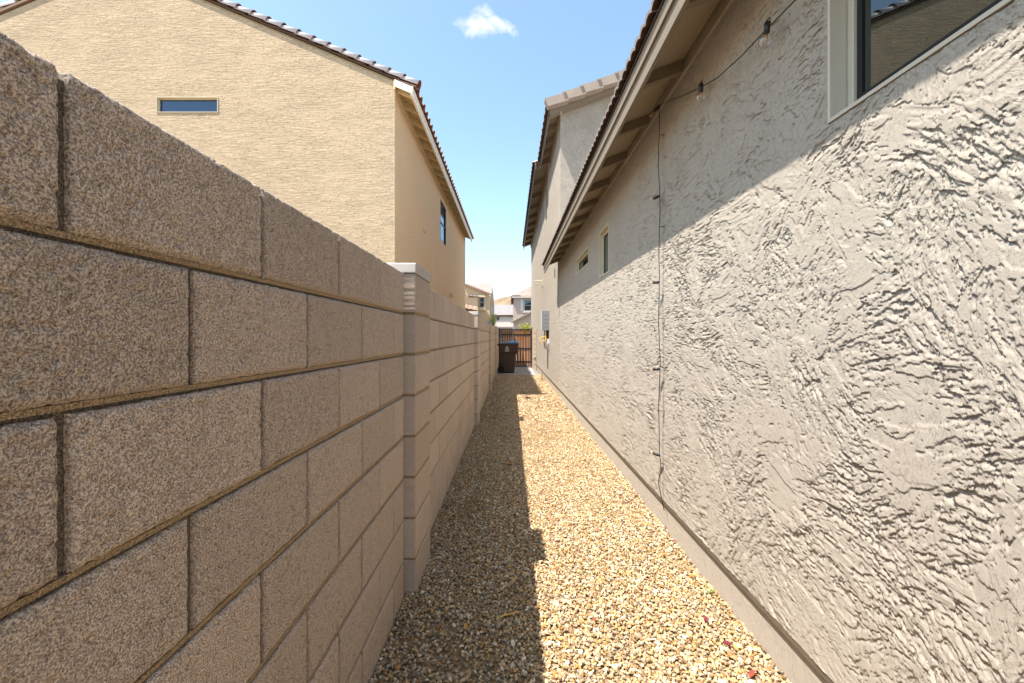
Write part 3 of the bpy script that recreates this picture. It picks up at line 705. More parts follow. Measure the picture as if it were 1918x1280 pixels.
# upper roof, front part
def rake_trim(parent, x0, z0, s, slope, yf, n, step, mat, kind):
    """edge tiles up the gable; kind box (folded slabs) or barrel"""
    c = 1 / math.sqrt(1 + slope * slope); sn = slope * c; mb = MB()
    if kind == 'slab':
        L = step + 0.07
        def P(l, y, h): return (s * (l * c - h * sn), y, l * sn + h * c)
        for (ya, yb, ha, hb) in ((0, 0.20, 0.03, 0.05), (0, 0.165, -0.115, 0.03)):
            pts = [P(l, y, h + (0.03 if l == 0 else 0)) for l in (0, L) for y in (ya, yb) for h in (ha, hb)]
            mb.add(pts, [(0, 1, 3, 2), (4, 6, 7, 5), (0, 4, 5, 1), (2, 3, 7, 6), (0, 2, 6, 4), (1, 5, 7, 3)])
    else:
        L = step + 0.06; n_ = 12
        rings = []
        for l, r in ((0, 0.108), (L, 0.072)):
            lift = 0.016 if l == 0 else 0.0
            for rr in (r, r - 0.017):
                ring = []
                for k in range(n_ + 1):
                    a = math.pi * (1.18 * k / n_ - 0.09); y = 0.085 - rr * math.cos(a); h = rr * math.sin(a) + lift
                    ring.append((s * (l * c - h * sn), y, l * sn + h * c))
                rings.append(ring)
        q = n_ + 1; vs = [p for r in rings for p in r]; fs = []
        for i in range(n_):
            fs += [(i, i + 1, 2 * q + i + 1, 2 * q + i), (q + i, 3 * q + i, 3 * q + i + 1, q + i + 1), (i, q + i, q + i + 1, i + 1)]
        mb.add(vs, fs)
    me = mb.mesh('rake_tile', mat)
    if kind == 'barrel':
        me.materials.append(M['tile_inner'])
        for i in range(n_):
            me.polygons[3 * i + 1].material_index = 1; me.polygons[3 * i + 2].material_index = 1; me.polygons[3 * i].use_smooth = True
    for k in range(n):
        l = k * step; link('rake_tile', me, parent, tuple(np.array((x0 + s * l * c, yf, z0 + l * sn)) - wloc(parent)))
flat = [(0.0, 0.0), (0.02, 0.016), (0.08, 0.024), (0.14, 0.016), (0.16, 0.0), (0.24, -0.002), (0.30, 0.0)]
HU = 4.60 + CAMH
eave(rh, 1, XR, 0.77, 0.70, HU - 0.19, 0.17, 0.37, 8.62, 11.25, EAV, 0.30, HU - 0.038, prof=flat, run=4.6, tile_mat=M['grey_tile'])
rake_trim(rh, 0.69, HU - 0.02, 1, 0.37, 8.44, 14, 0.36, M['rake_slab'], 'slab')
m = MB(); m.prism_y([(0.77, HU - 0.19), (0.77, HU - 0.03), (5.6, HU + 1.757), (5.6, HU + 1.597)], 8.60, 8.745); m.build('rake_board', M['fascia_r'], rh)
eave(rh, 1, XR, 0.64, 0.575, HU - 0.19, 0.17, 0.37, 11.35, 22.0, EAV, 0.30, HU - 0.038, prof=flat, run=4.6, tile_mat=M['grey_tile'], raf_step=1.2)
# condensate pipe stub, base pipe and dangling wire on the far wall
m = MB(); m.tube([(XR + .01, 13.5, 3.02), (XR - .26, 13.5, 3.02)], 0.022, 10).tube([(XR + .01, 13.5, 2.94), (XR - .26, 13.48, 2.95)], 0.012, 8).box(XR - .035, XR + .005, 13.42, 13.60, 2.86, 3.10).tube([(XR - .06, 13.5, 3.05), (XR - .06, 13.5, 2.86)], 0.018, 8)
m.build('vent_pipe', M['cream'], rh)
m = MB(); m.tube([(XR - .015, 9.75, 2.83), (XR - .018, 9.75, 2.62)], 0.008, 6); m.build('loose_wire', M['black'], rh)
m = MB(); m.tube([(XR + .02, 13.0, 0.21), (XR - .06, 13.0, 0.21), (XR - .075, 13.0, 0.15), (XR - .075, 13.0, 0.0)], 0.013, 8); m.build('drain_pipe', M['fascia_r'], rh)

# utility cabinet and its fittings
ub = thing('utility_box', 'grey enamel utility cabinet mounted on the taupe stucco wall near the gate', 'utility box', (XR - .09, 11.5, 1.44))
m = MB(); m.box(XR - .185, XR + .0, 11.32, 11.62, 1.46, 1.985); bx = m.build('cabinet', M['galv'], ub); bv = bx.modifiers.new('b', 'BEVEL'); bv.width = 0.008; bv.segments = 2
m = MB(); m.box(XR - .197, XR - .186, 11.315, 11.625, 1.45, 1.995); m.build('cover', simple('light_grey_cover', (0.5, 0.52, 0.53), 0.45, spec=0.5), ub)
m = MB()
for k in range(4): m.box(XR - .15, XR - .03, 11.316, 11.3195, 1.55 + k * .1, 1.555 + k * .1)
m.build('louvre', M['fascia_r'], ub)
m = MB(); m.box(XR - .05, XR, 11.3, 11.42, 1.10, 1.24); m.build('meter_socket', M['white'], ub)
m = MB(); m.box(XR - .045, XR, 11.28, 11.36, 0.98, 1.12); m.build('switch_box', M['galv'], ub)
m = MB(); m.tube([(XR - .05, 11.4, 1.46), (XR - .05, 11.4, 1.24)], .016, 8).tube([(XR - .03, 11.45, 1.46), (XR - .03, 11.45, .45)], .011, 8).tube([(XR - .12, 11.38, 1.46), (XR - .12, 11.38, 1.30), (XR - .13, 11.38, 1.15), (XR - .12, 11.38, 1.02), (XR - .06, 11.38, .97)], .011, 8)
m.build('conduit', M['black'], ub)
m = MB(); m.tube([(XR - .08, 11.36, 1.46), (XR - .075, 11.36, 1.2), (XR - .10, 11.36, 1.10), (XR - .06, 11.36, 1.0)], .010, 8); m.build('pipe', M['copper'], ub)
pts = [(XR - .09, 11.36, 1.45), (XR - .085, 11.36, 1.33)] + [(XR - .17 - .085 * math.cos(a) , 11.34 + .01 * math.sin(a), 1.235 + .062 * math.sin(a) + .02 * math.cos(a + 3.1)) for a in np.linspace(-2.6, 4.2, 22)]
m = MB(); m.tube(pts, .0095, 6); tag(m.build('cable_coil', M['wire'], None, True), 'yellow cable looped below the grey utility cabinet', 'cable')

# ---------------------------------------------------------------- string lights
sl = thing('string_lights', 'black string light cord with clear bulbs hung under the eave and down the stucco wall', 'string lights', (0.96, 2.83, 0.3))
def ray(px, py, x): z = x * 812 / (px - 957); return (x, z, CAMH + (632 - py) * z / 812)
top = (0.965, 2.83, 2.795)
swag = [top, ray(1275, 181, .962), ray(1312, 165, .958), ray(1345, 145, .955), ray(1390, 104, .952), ray(1437, 54, .95), ray(1490, 0, .95), (0.95, 1.28, 2.50), (0.95, 0.9, 2.56), (0.955, 0.3, 2.66), (0.96, -0.4, 2.79)]
drop = [(0.968 + .004 * math.sin(i * 1.7), 2.83 + .008 * math.sin(i * 0.9), 2.795 - i * 0.14) for i in range(17)] + [(0.975, 2.815, 0.42), (0.965, 2.84, 0.33), (0.975, 2.82, 0.25), (0.99, 2.80, 0.16)]
m = MB(); m.tube(swag, 0.0028, 6).tube(drop, 0.0024, 6).tube([(p[0] + .004, p[1] + .011 + .004 * math.sin(i), p[2]) for i, p in enumerate(drop[2:])], 0.0018, 6); m.build('cord', M['black'], sl, True)
def bulb(base, d, s=1.0):
    """socket at base, bulb pointing along d"""
    base = np.array(base); d = np.array(d, float); d /= np.linalg.norm(d)
    m = MB(); m.tube([base - d * .010, base + d * .028], 0.0115 * s, 10)
    for sg in (-1, 1):
        c = base - d * .014 + np.array((0, sg * .008, 0)); m.tube([c + .008 * np.array((0, math.cos(a), math.sin(a))) for a in np.linspace(0, 6.0, 9)], .002, 5)
    sk = m.build('socket', M['black'], sl, True)
    m = MB(); prof = [(0.024, .009), (.032, .0125), (.042, .020), (.055, .0235), (.068, .020), (.077, .011), (.080, .002)]
    m.tube([base + d * t * s for t, _ in prof], [r * s for _, r in prof], 14); m.build('bulb', M['bulb'], sk, True)
    m = MB(); m.tube([base + d * .032, base + d * .050 + (0, .004, 0), base + d * .060], .0018, 5); m.build('filament', M['filament'], sk)
p = ray(1437, 46, .948); bulb((p[0], p[1], p[2] - .004), (-.05, .12, -1)); p = ray(1313, 160, .955); bulb((p[0], p[1], p[2] - .004), (0, .05, -1))
bulb((0.955, 2.83, 2.775), (-.6, .3, -.6), .8)
for z, d in ((2.20, (-.35, .6, -.06)), (1.64, (-.45, .75, .05)), (1.07, (-.5, .8, -.1)), (0.51, (-.35, .7, .0))): bulb((0.958, 2.845, z), d, .85)
for z in (2.6, 2.0, 1.4, .8): MB().box(.966, 1.0, 2.824, 2.836, z, z + .004).build('clip', M['fascia_r'], sl)

# ================================================================ left house
lh = thing('neighbour_house', 'two storey tan stucco house with barrel tile gable roof beyond the block wall', 'house', (-6, 12, 0))
XL = -2.25; YG = 8.4; YE = 21.4; SL = 0.422; APX = -7.6
HT = 4.86 + CAMH                            # tile edge height
fnG = lambda u, v, d: (u, YG + d, v)
zroof = lambda x: HT - 0.03 + SL * min(-1.90 - x, x - (2 * APX + 1.90))
GW = (-6.87, -5.67, 1.28 + 4.35, 1.28 + 4.655)
m = MB(); wall_panel(m, fnG, 2 * APX - XL, XL, 0, 6.06, [GW], 0.09)
m.add([(2 * APX - XL, YG, 6.06), (XL, YG, 6.06), (XL, YG, zroof(XL) - .03), (APX, YG, zroof(APX) - .03), (2 * APX - XL, YG, zroof(XL) - .03)], [(0, 1, 2, 3, 4)])
m.build('wall', M['stucco_l'], lh)
window(lh, fnG, *GW, M['cream_y'], M['glass_b'], 0.06, 0.012, 0.012, gasket=0.006)
SW = (13.84, 14.98, 4.42, 5.70)
fnL = lambda u, v, d: (XL - d, u, v)
m = MB(); wall_panel(m, fnL, YG, YE, 0, 6.15, [SW], 0.09)
m.quad((XL, YE, 0), (2 * APX - XL, YE, 0), (2 * APX - XL, YE, 6.1), (XL, YE, 6.1)); m.quad((2 * APX - XL, YG, 0), (2 * APX - XL, YE, 0), (2 * APX - XL, YE, 6.1), (2 * APX - XL, YG, 6.1))
m.add([(XL, YE, 6.1), (APX, YE, zroof(APX)), (2 * APX - XL, YE, 6.1)], [(0, 1, 2)]); m.build('wall', M['stucco_l_bounce'], lh)
window(lh, fnL, *SW, M['black'], M['glass_b'], 0.035, 0.02, 0.004, rail=True, glass2=M['glass_s'], rail_pos=0.48)
m = MB(); m.tube([(XL + .001, 11.2, 4.0), (XL + .05, 11.2, 4.0)], .03, 8).box(XL + .002, XL + .015, 11.0, 11.4, 4.02, 4.035); m.build('vent_pipe', M['tan_trim'], lh)
m = MB(); m.prism_y([(XL + .001, 2.65 + .28), (XL + .10, 2.65 + .18), (XL + .10, 2.65 + .14), (XL + .001, 2.65 + .14)], 16.0, 16.2); m.build('vent_hood', M['tan_trim'], lh)
lprof = s_profile(0.29)
eave(lh, -1, XL, -1.90, -1.84, 4.66 + CAMH, 0.19, SL, YG - 0.035, YE - 0.1, (M['fascia_l'], M['eave_l'], M['eave_l']), 0.29, 4.825 + CAMH, prof=lprof, run=5.3, ft=0.04, tile_mat=M['brown_tile'])
# the other slope of the roof
m = MB(); x_far = 2 * APX + 1.84; m.prism_y([(APX, zroof(APX) + .05), (x_far, HT), (x_far, HT - .04), (APX, zroof(APX))], YG - .03, YE); m.build('roof_slope', M['brown_tile'], lh)
rake_trim(lh, -1.80, HT + 0.03, -1, SL, YG - 0.022, 20, 0.318, M['rake_tile'], 'barrel')
rake_trim(lh, 2 * APX + 1.80, HT + 0.03, 1, SL, YG - 0.022, 20, 0.318, M['rake_tile'], 'barrel')
m = MB(); m.tube([(APX, YG - .1, zroof(APX) + .07), (APX, YE, zroof(APX) + .07)], .10, 10); m.build('ridge_tiles', M['rake_tile'], lh)
# stucco rake band and the white board that closes the eave
def band(x0, x1, lo, hi, y0, y1): return MB().prism_y([(x0, zroof(x0) + lo), (x1, zroof(x1) + lo), (x1, zroof(x1) + hi), (x0, zroof(x0) + hi)], y0, y1)
band(-1.899, XL + .001, -.14, -.004, YG - .050, YG - .036).build('rake_board', M['fascia_l'], lh)

# ================================================================ gate end
pad = MB().box(-.53, 1.022, 14.66, 19.8, -.05, -.012).build('paved_pad', M['mortar_d']); structure(pad, 'grey paver pad in front of the wooden gate')
mm = MB(); mm.box(0, .245, 0, .165, -.02, .012); pme = mm.mesh('paver', M['pave'])
for j in range(26):
    for i in range(7):
        x0 = -.525 + i * .25 - (.125 if j % 2 else 0)
        if x0 + .245 > 1.02 or x0 < -.53: continue
        link('paver', pme, pad, (x0, 14.68 + j * .17, random.uniform(-.002, .002)))
pier = thing('gate_pier', 'narrow concrete block pier between the wooden gate and the stucco wall', 'pier', (.925, 17.2, 0))
pbm = block_mesh('block', .195, BH, .14, 0, 0, M['block_far'])
mm = MB(); mm.box(-.072, .066, 0, .195, 0, BH); pbm = mm.mesh('block', M['block_far'])
for k in range(8): link('block', pbm, pier, (0, -.1, .004 + k * CH))
mm = MB(); mm.box(-.066 + .925, .060 + .925, 17.106, 17.289, 0, 1.615); mm.build('mortar', M['mortar_d'], pier)
mm = MB(); mm.box(.90, .985, 17.07, 17.098, .50, .525); mm.build('latch_plate', M['white'], pier)
gate = thing('wooden_gate', 'brown cedar plank double gate in a black steel frame at the end of the path', 'gate', (.2, 18.1, 0))
GX0, GX1, GZ0, GZ1 = -.44, .845, .05, 1.63; mid = .06
def leaf(x0, x1):
    m = MB(); t = .045
    m.box(x0, x0 + t, 18.06, 18.10, GZ0, GZ1).box(x1 - t, x1, 18.06, 18.10, GZ0, GZ1).box(x0 + t, x1 - t, 18.06, 18.10, GZ1 - t, GZ1).box(x0 + t, x1 - t, 18.06, 18.10, GZ0, GZ0 + t)
    m.box(x0 + t, x1 - t, 18.062, 18.0705, 1.36, 1.42).box(x0 + t, x1 - t, 18.062, 18.0705, .77, .83).box(x0 + t, x1 - t, 18.062, 18.0705, .23, .29)
    f = m.build('gate_frame', M['black'], gate)
    n = max(3, round((x1 - x0 - .06) / .115)); wd = (x1 - x0 - .096) / n
    for i in range(n):
        mm = MB(); a = x0 + .048 + i * wd; lo = GZ0 + (.01 if i % 3 else .02); mm.box(a + .004, a + wd - .008, 18.072, 18.092, GZ0 + .047 + random.uniform(0, .004), GZ1 - .05 - random.uniform(0, .01)); mm.build('plank', M['cedar'], gate)
leaf(GX0, mid - .006); leaf(mid + .006, GX1)
m = MB(); m.box(GX0 - .07, GX0 - .01, 18.04, 18.12, 0, 1.66).box(GX1 + .008, GX1 + .0 + .06, 18.02, 18.10, 0, 1.68); m.build('gate_post', M['black'], gate)
for z in (.35, .85, 1.45):
    m = MB(); m.tube([(GX1 + .004, 18.04, z), (GX1 + .004, 18.04, z + .09)], .012, 8); m.build('hinge', M['black'], gate)
m = MB(); m.box(mid - .05, mid + .06, 18.03, 18.058, .92, .97); m.build('latch', M['black'], gate)

# trash bin, seen from its side
BY = 15.55
tb = thing('trash_bin', 'brown wheeled trash bin with dark lid standing against the block wall by the gate', 'trash bin', (-.1, BY, 0.012))
def loft(levels, n=6):
    """levels: (z, x0, x1, halfdepth, corner radius)"""
    m = MB(); rings = []
    for z, x0, x1, hd, r in levels:
        ring = []
        for (cx, cy, a0) in ((x1 - r, BY + hd - r, 0), (x0 + r, BY + hd - r, 90), (x0 + r, BY - hd + r, 180), (x1 - r, BY - hd + r, 270)):
            for k in range(n): a = R(a0 + 90 * k / (n - 1)); ring.append((cx + r * math.cos(a), cy + r * math.sin(a), z))
        rings.append(ring)
    N = len(rings[0]); m.v = [p for r in rings for p in r]
    for i in range(len(rings) - 1):
        for k in range(N): m.f.append((i * N + k, i * N + (k + 1) % N, (i + 1) * N + (k + 1) % N, (i + 1) * N + k))
    m.f += [tuple(range(N - 1, -1, -1)), tuple(range((len(rings) - 1) * N, len(rings) * N))]
    return m
loft([(.03, -.36, .11, .24, .05), (.06, -.37, .125, .25, .05), (.66, -.405, .185, .275, .05), (.70, -.41, .22, .28, .05), (.745, -.415, .255, .298, .05), (.99, -.425, .27, .315, .05), (1.0, -.435, .28, .325, .05), (1.03, -.435, .28, .325, .05)]).build('body', M['bin'], tb)
for xr in (-.23, -.06):
    m = MB(); m.prism_y([(xr, .12), (xr + .03, .12), (xr + .038, .66), (xr - .008, .66)], BY - .292, BY - .252); m.build('rib', M['bin'], tb)
ld = loft([(1.032, -.45, .295, .335, .06), (1.055, -.455, .30, .338, .06), (1.075, -.42, .27, .30, .06), (1.095, -.35, .20, .22, .06)]).build('lid', M['binlid'], tb, True)
m = MB(); m.tube([(-.44, BY - .22, .99), (-.50, BY - .22, 1.02), (-.50, BY + .22, 1.02), (-.44, BY + .22, .99)], .016, 8); m.build('handle', M['binlid'], tb)
for sy in (-1, 1):
    yc = BY + sy * .27; ring = [(-.345 + .105 * math.cos(a), yc, .135 + .105 * math.sin(a)) for a in np.linspace(0, 2 * math.pi, 21)]
    wh = bpy.data.objects.new('wheel', None); C.objects.link(wh); wh.parent = tb; wh.location = (0, 0, 0)
    m = MB(); m.tube(ring, .028, 8, False); m.build('tyre', M['tyre'], wh, True)
    m = MB(); m.tube([(-.345, yc - .018, .135), (-.345, yc + .018, .135)], .085, 16); m.build('rim', M['tyre'], wh)
m = MB(); m.tube([(-.345, BY - .27, .135), (-.345, BY + .27, .135)], .012, 8); m.build('axle', M['black'], tb)
m = MB(); rs = random.Random(3)                  # worn white stamp: a crest shape over two lines of small characters
yf = BY - .3125
def stamp(x0, x1, z0, z1):
    yy = lambda z: BY - (.298 + (z - .745) / .245 * .017) - .002
    m.add([(x0, yy(z0), z0), (x1, yy(z0), z0), (x1, yy(z1), z1), (x0, yy(z1), z1)], [(0, 1, 2, 3)])
for (dx, z, wd) in ((0, .955, .05), (0, .94, .09), (-.02, .925, .07), (.03, .912, .05), (0, .90, .10), (-.03, .885, .04), (.035, .885, .03)): stamp(-.135 + dx - wd / 2, -.135 + dx + wd / 2, z - .006, z + .004)
for row, z in enumerate((.862, .835, .808, .785)):
    x = -.20
    while x < -.07: w_ = rs.uniform(.008, .018); stamp(x, x + w_, z - .008, z + .008); x += w_ + rs.uniform(.005, .009)
m.build('printed_stamp', M['print'], tb)
# blue plastic sheet crumpled on the lid
n = 26; Xg, Yg = np.meshgrid(np.linspace(-.16, .27, n), np.linspace(BY - .26, BY + .22, n))
Zg = 1.095 + .012 + .045 * fbm(Xg * 7, Yg * 7, 3, 77) - .05 * sst(np.maximum(abs(Xg - .05) / .22, abs(Yg - BY) / .26), .7, 1.05)
Pt = np.stack([Xg + .02 * (fbm(Xg * 9, Yg * 9, 2, 5) - .5), Yg, Zg + .008], -1); Pb = Pt.copy(); Pb[..., 2] = np.minimum(Pt[..., 2] - .012, 1.094)
me = grid_mesh('blue_sheet', Pt, M['blue']); o = link('plastic_sheet', me); sd = o.modifiers.new('s', 'SOLIDIFY'); sd.thickness = .012; tag(o, 'crumpled blue plastic sheet lying on the lid of the brown bin', 'sheet')

# ================================================================ houses beyond the gate
def far_win(parent, x0, x1, z0, z1, y, d=.06, rail=True, frame=None):
    fn = lambda u, v, dd: (u, y + dd, v); window(parent, fn, x0, x1, z0, z1, frame or M['cream'], M['glass_b'], .02, .03, .03, rail=rail, glass2=M['glass_s'])
def pxp(px, py, y): return ((px - 957) * y / 812, CAMH + (632 - py) * y / 812)
def barrel_roof(parent, quad, rows, cols, mat, amp=.05, name='roof'):
    """roof slope from four corners (eave L, eave R, ridge R, ridge L) with tile humps and course steps"""
    a, b, c, d = [np.array(q, float) for q in quad]
    U, V_ = np.meshgrid(np.linspace(0, 1, cols * 4 + 1), np.linspace(0, 1, rows * 3 + 1))
    P = (a * (1 - U)[..., None] + b * U[..., None]) * (1 - V_)[..., None] + (d * (1 - U)[..., None] + c * U[..., None]) * V_[..., None]
    P[..., 2] += amp * np.abs(np.sin(U * cols * math.pi)) + .06 * (1 - (V_ * rows) % 1.0)
    return link(name, grid_mesh(name, P, mat, False), parent, tuple(-wloc(parent)))
# tan house behind the neighbour's house
Y1 = 43.0; fh = thing('far_house', 'small tan two storey house with pinkish tile gable roof past the wall end', 'house', (-4, Y1, 0))
def Q(px, py, y=Y1): x, z = pxp(px, py, y); return x, y, z
xr_ = pxp(922, 0, Y1)[0]; xl_ = -9.0
pts = [(xl_, Y1, 0), (xr_ - .25, Y1, 0), (xr_ - .25, Y1, pxp(0, 553, Y1)[1]), Q(872, 533), (xl_, Y1, pxp(0, 505, Y1)[1])]
m = MB(); m.add(pts, [(0, 1, 2, 3, 4)]); m.quad((xr_ - .25, Y1, 0), (xr_ - .25, Y1 + 12, 0), (xr_ - .25, Y1 + 12, 5.4), (xr_ - .25, Y1, 5.4)); m.add([(xr_ - .25, Y1 + 1, 5.4), (xr_ - .25, Y1 + 12, 5.4), (xr_ - .25, Y1 + 7, 7.2)], [(0, 1, 2)]); m.build('wall', M['far_wall'], fh)
eR = Q(923, 551); barrel_roof(fh, [(-9, Y1 + 1, 5.67), (-1.92, Y1 + 1, 5.67), (-2.1, Y1 + 7, 7.38), (-9, Y1 + 7, 7.38)], 9, 26, M['far_tile'], .05)
m = MB(); a, b = Q(868, 531), Q(923, 552); m.add([(a[0], Y1 - .32, a[2] + .02), (b[0], Y1 - .32, b[2] + .02), (b[0], Y1 - .32, b[2] - .16), (a[0], Y1 - .32, a[2] - .16), (a[0], Y1 - .02, a[2] + .02), (b[0], Y1 - .02, b[2] + .02), (b[0], Y1 - .02, b[2] - .16), (a[0], Y1 - .02, a[2] - .16)], [(0, 1, 2, 3), (4, 7, 6, 5), (0, 4, 5, 1), (3, 2, 6, 7)]); m.build('rake_board', M['brown_tile'], fh)
a, b = pxp(898.5, 0, Y1)[0], pxp(907, 0, Y1)[0]; z0, z1 = pxp(0, 576, Y1)[1], pxp(0, 557.5, Y1)[1]
far_win(fh, a, b, z0, z1, Y1 - .04)
m = MB(); m.box(a - .12, b + .12, Y1 - .25, Y1 - .002, z1 + .01, z1 + .20); m.build('lintel', M['tan_trim'], fh)
m = MB(); m.box(a - .12, b + .12, Y1 - .25, Y1 - .002, z0 - .32, z0 - .02); m.build('sill', M['tan_trim'], fh)
# its projecting lower wing
m = MB(); zz = pxp(0, 552, Y1 - 1.5)[1]; x1_ = pxp(894, 0, Y1 - 1.5)[0]; m.box(xl_, x1_, Y1 - 1.5, Y1 - .003, 0, zz - .3); m.build('wing', M['far_wall'], fh)
barrel_roof(fh, [(xl_, Y1 - 1.7, zz + .35), (x1_ + .1, Y1 - 1.7, zz - .28), (x1_ + .1, Y1 - .2, zz - .1), (xl_, Y1 - .2, zz + .5)], 3, 18, M['far_tile'], .05, 'wing_roof')
z_ = pxp(0, 568, Y1 - 3)[1]; x1_ = pxp(895, 0, Y1 - 3)[0]
m = MB(); m.box(xl_, x1_ - .35, Y1 - 2.6, Y1 - 1.51, 0, z_ - .75); m.build('porch', M['far_wall'], fh)
barrel_roof(fh, [(xl_, Y1 - 3, z_ + .3), (x1_, Y1 - 3, z_ - .75), (x1_ - .1, Y1 - 1.5, z_ - .3), (xl_, Y1 - 1.5, z_ + .8)], 3, 14, M['brown_tile'], .05, 'porch_roof')
for px in (0, 1):
    yy = Y1 + 2.4 + px * 3.2; m = MB(); xx = xr_ - .25; m.box(xx - .02, xx + .04, yy, yy + .9, 3.6, 5.0); m.build('window', M['glass_s'], fh)
# grey roofed house in the middle distance
Y2 = 92.0; mh = thing('far_house', 'pale grey house under a long flat-looking grey tile roof below the hill', 'house', (0, Y2, 0))
xa, xb = -6.5, 9.0; ze = pxp(0, 590.5, Y2)[1]; zr = CAMH + (632 - 572) * (Y2 + 5) / 812
m = MB(); m.box(xa, xb, Y2, Y2 + 10, 0, ze - .05); m.build('wall', M['far_lilac'], mh)
barrel_roof(mh, [(xa - .4, Y2 - .5, ze), (xb + .4, Y2 - .5, ze), (xb + .4, Y2 + 5, zr), (xa - .4, Y2 + 5, zr)], 12, 40, M['far_tile_grey'], .04)
m = MB(); m.box(xa - .4, xb + .4, Y2 - .5, Y2 - .4, ze - .3, ze - .02); m.build('fascia', M['black'], mh)
far_win(mh, pxp(930, 0, Y2)[0], pxp(935.5, 0, Y2)[0], pxp(0, 600, Y2)[1], pxp(0, 592.5, Y2)[1], Y2 - .04); far_win(mh, pxp(954, 0, Y2)[0], pxp(961, 0, Y2)[0], pxp(0, 594, Y2)[1], pxp(0, 592, Y2)[1], Y2 - .04, rail=False)
Y4 = 60.0; lr = thing('far_house', 'low house with pale pinkish tile roof just above the gate top', 'house', (0, Y4, 0))
xa, xb = pxp(924, 0, Y4)[0] - 2, pxp(972, 0, Y4)[0]
m = MB(); m.box(xa, xb, Y4, Y4 + 6, 0, pxp(0, 614, Y4)[1]); m.build('wall', M['far_grey'], lr)
barrel_roof(lr, [(xa - .3, Y4 - .3, pxp(0, 613.5, Y4)[1]), (xb + .3, Y4 - .3, pxp(0, 613.5, Y4)[1]), (xb - .6, Y4 + 3, CAMH + (632 - 604.5) * (Y4 + 3) / 812), (xa + .3, Y4 + 3, CAMH + (632 - 604.5) * (Y4 + 3) / 812)], 5, 18, M['far_tile'], .05)
m = MB(); m.box(xa, xb - .5, Y4 + 2.8, Y4 + 3.2, 3.0, CAMH + (632 - 603) * (Y4 + 3) / 812); m.build('ridge', M['cap'], lr)
# greige house on the right beyond the gate
Y3 = 45.0; gh_ = thing('far_house', 'greige two storey house with hip tile roof and blue-grey shutter beyond the gate', 'house', (4, Y3, 0))
xw_ = pxp(962, 0, Y3)[0]; ze = pxp(0, 556, Y3)[1]
m = MB(); m.box(xw_, 9.0, Y3, Y3 + 9, 0, ze - .1); m.build('wall', M['far_grey'], gh_)
xe_ = pxp(957.5, 0, Y3)[0]
barrel_roof(gh_, [(xe_, Y3 - .35, ze), (9.4, Y3 - .35, ze), (6.0, Y3 + 4.5, ze + 2.0), (xe_ + 3.2, Y3 + 4.5, ze + 2.0)], 8, 30, M['far_tile'], .05)
barrel_roof(gh_, [(xe_, Y3 + 9.3, ze), (xe_, Y3 - .35, ze), (xe_ + 3.2, Y3 + 4.5, ze + 2.0), (xe_ + 3.2, Y3 + 4.6, ze + 2.0)], 8, 26, M['far_tile'], .05)
m = MB(); m.box(xe_ + .02, 9.3, Y3 - .34, Y3 - .28, ze - .15, ze); m.build('fascia', M['cap'], gh_); m = MB(); m.box(xe_ - .03, xe_ + .02, Y3 - .34, Y3 + 9, ze - .2, ze); m.build('gutter', M['black'], gh_)
m = MB(); m.box(xe_ + .03, xw_ - .005, Y3 - .27, Y3 + 9, ze - .12, ze - .09); m.build('soffit', M['eave_r'], gh_)
a, b = pxp(982, 0, Y3)[0], pxp(995.5, 0, Y3)[0]; z0, z1 = pxp(0, 582.5, Y3)[1], pxp(0, 562, Y3)[1]
far_win(gh_, a, b, z0, z1, Y3 - .04, frame=M['cream']); m = MB(); m.box(pxp(975, 0, Y3)[0], pxp(979.5, 0, Y3)[0], Y3 - .04, Y3 - .002, z0, z1 + .05); m.build('shutter', M['shutter'], gh_)
m = MB(); m.box(a - .15, b + .15, Y3 - .2, Y3 - .003, z0 - .2, z0 - .01); m.build('sill', M['cap'], gh_)
# its front wing: a low gable
yg = Y3 - 5; ap = pxp(1010, 578, yg); lf = pxp(958, 604, yg); rt = (2 * ap[0] - lf[0], lf[1])
m = MB(); m.add([(lf[0] + .2, yg, 0), (rt[0], yg, 0), (rt[0], yg, rt[1]), (ap[0], yg, ap[1]), (lf[0] + .2, yg, lf[1])], [(0, 1, 2, 3, 4)]); m.quad((lf[0] + .2, yg, 0), (lf[0] + .2, Y3, 0), (lf[0] + .2, Y3, lf[1]), (lf[0] + .2, yg, lf[1])); m.build('wing', M['far_grey'], gh_)
barrel_roof(gh_, [(lf[0], Y3 - .1, lf[1]), (lf[0], yg - .3, lf[1]), (ap[0], yg - .3, ap[1]), (ap[0], Y3 - .1, ap[1])], 8, 16, M['far_tile'], .05, 'wing_roof')
m = MB(); m.prism_y([(lf[0] - .03, lf[1] - .12), (ap[0], ap[1] - .06), (ap[0], ap[1] + .08), (lf[0] - .03, lf[1] + .04)], yg - .34, yg - .2); m.build('rake_board', M['fascia_r'], gh_)
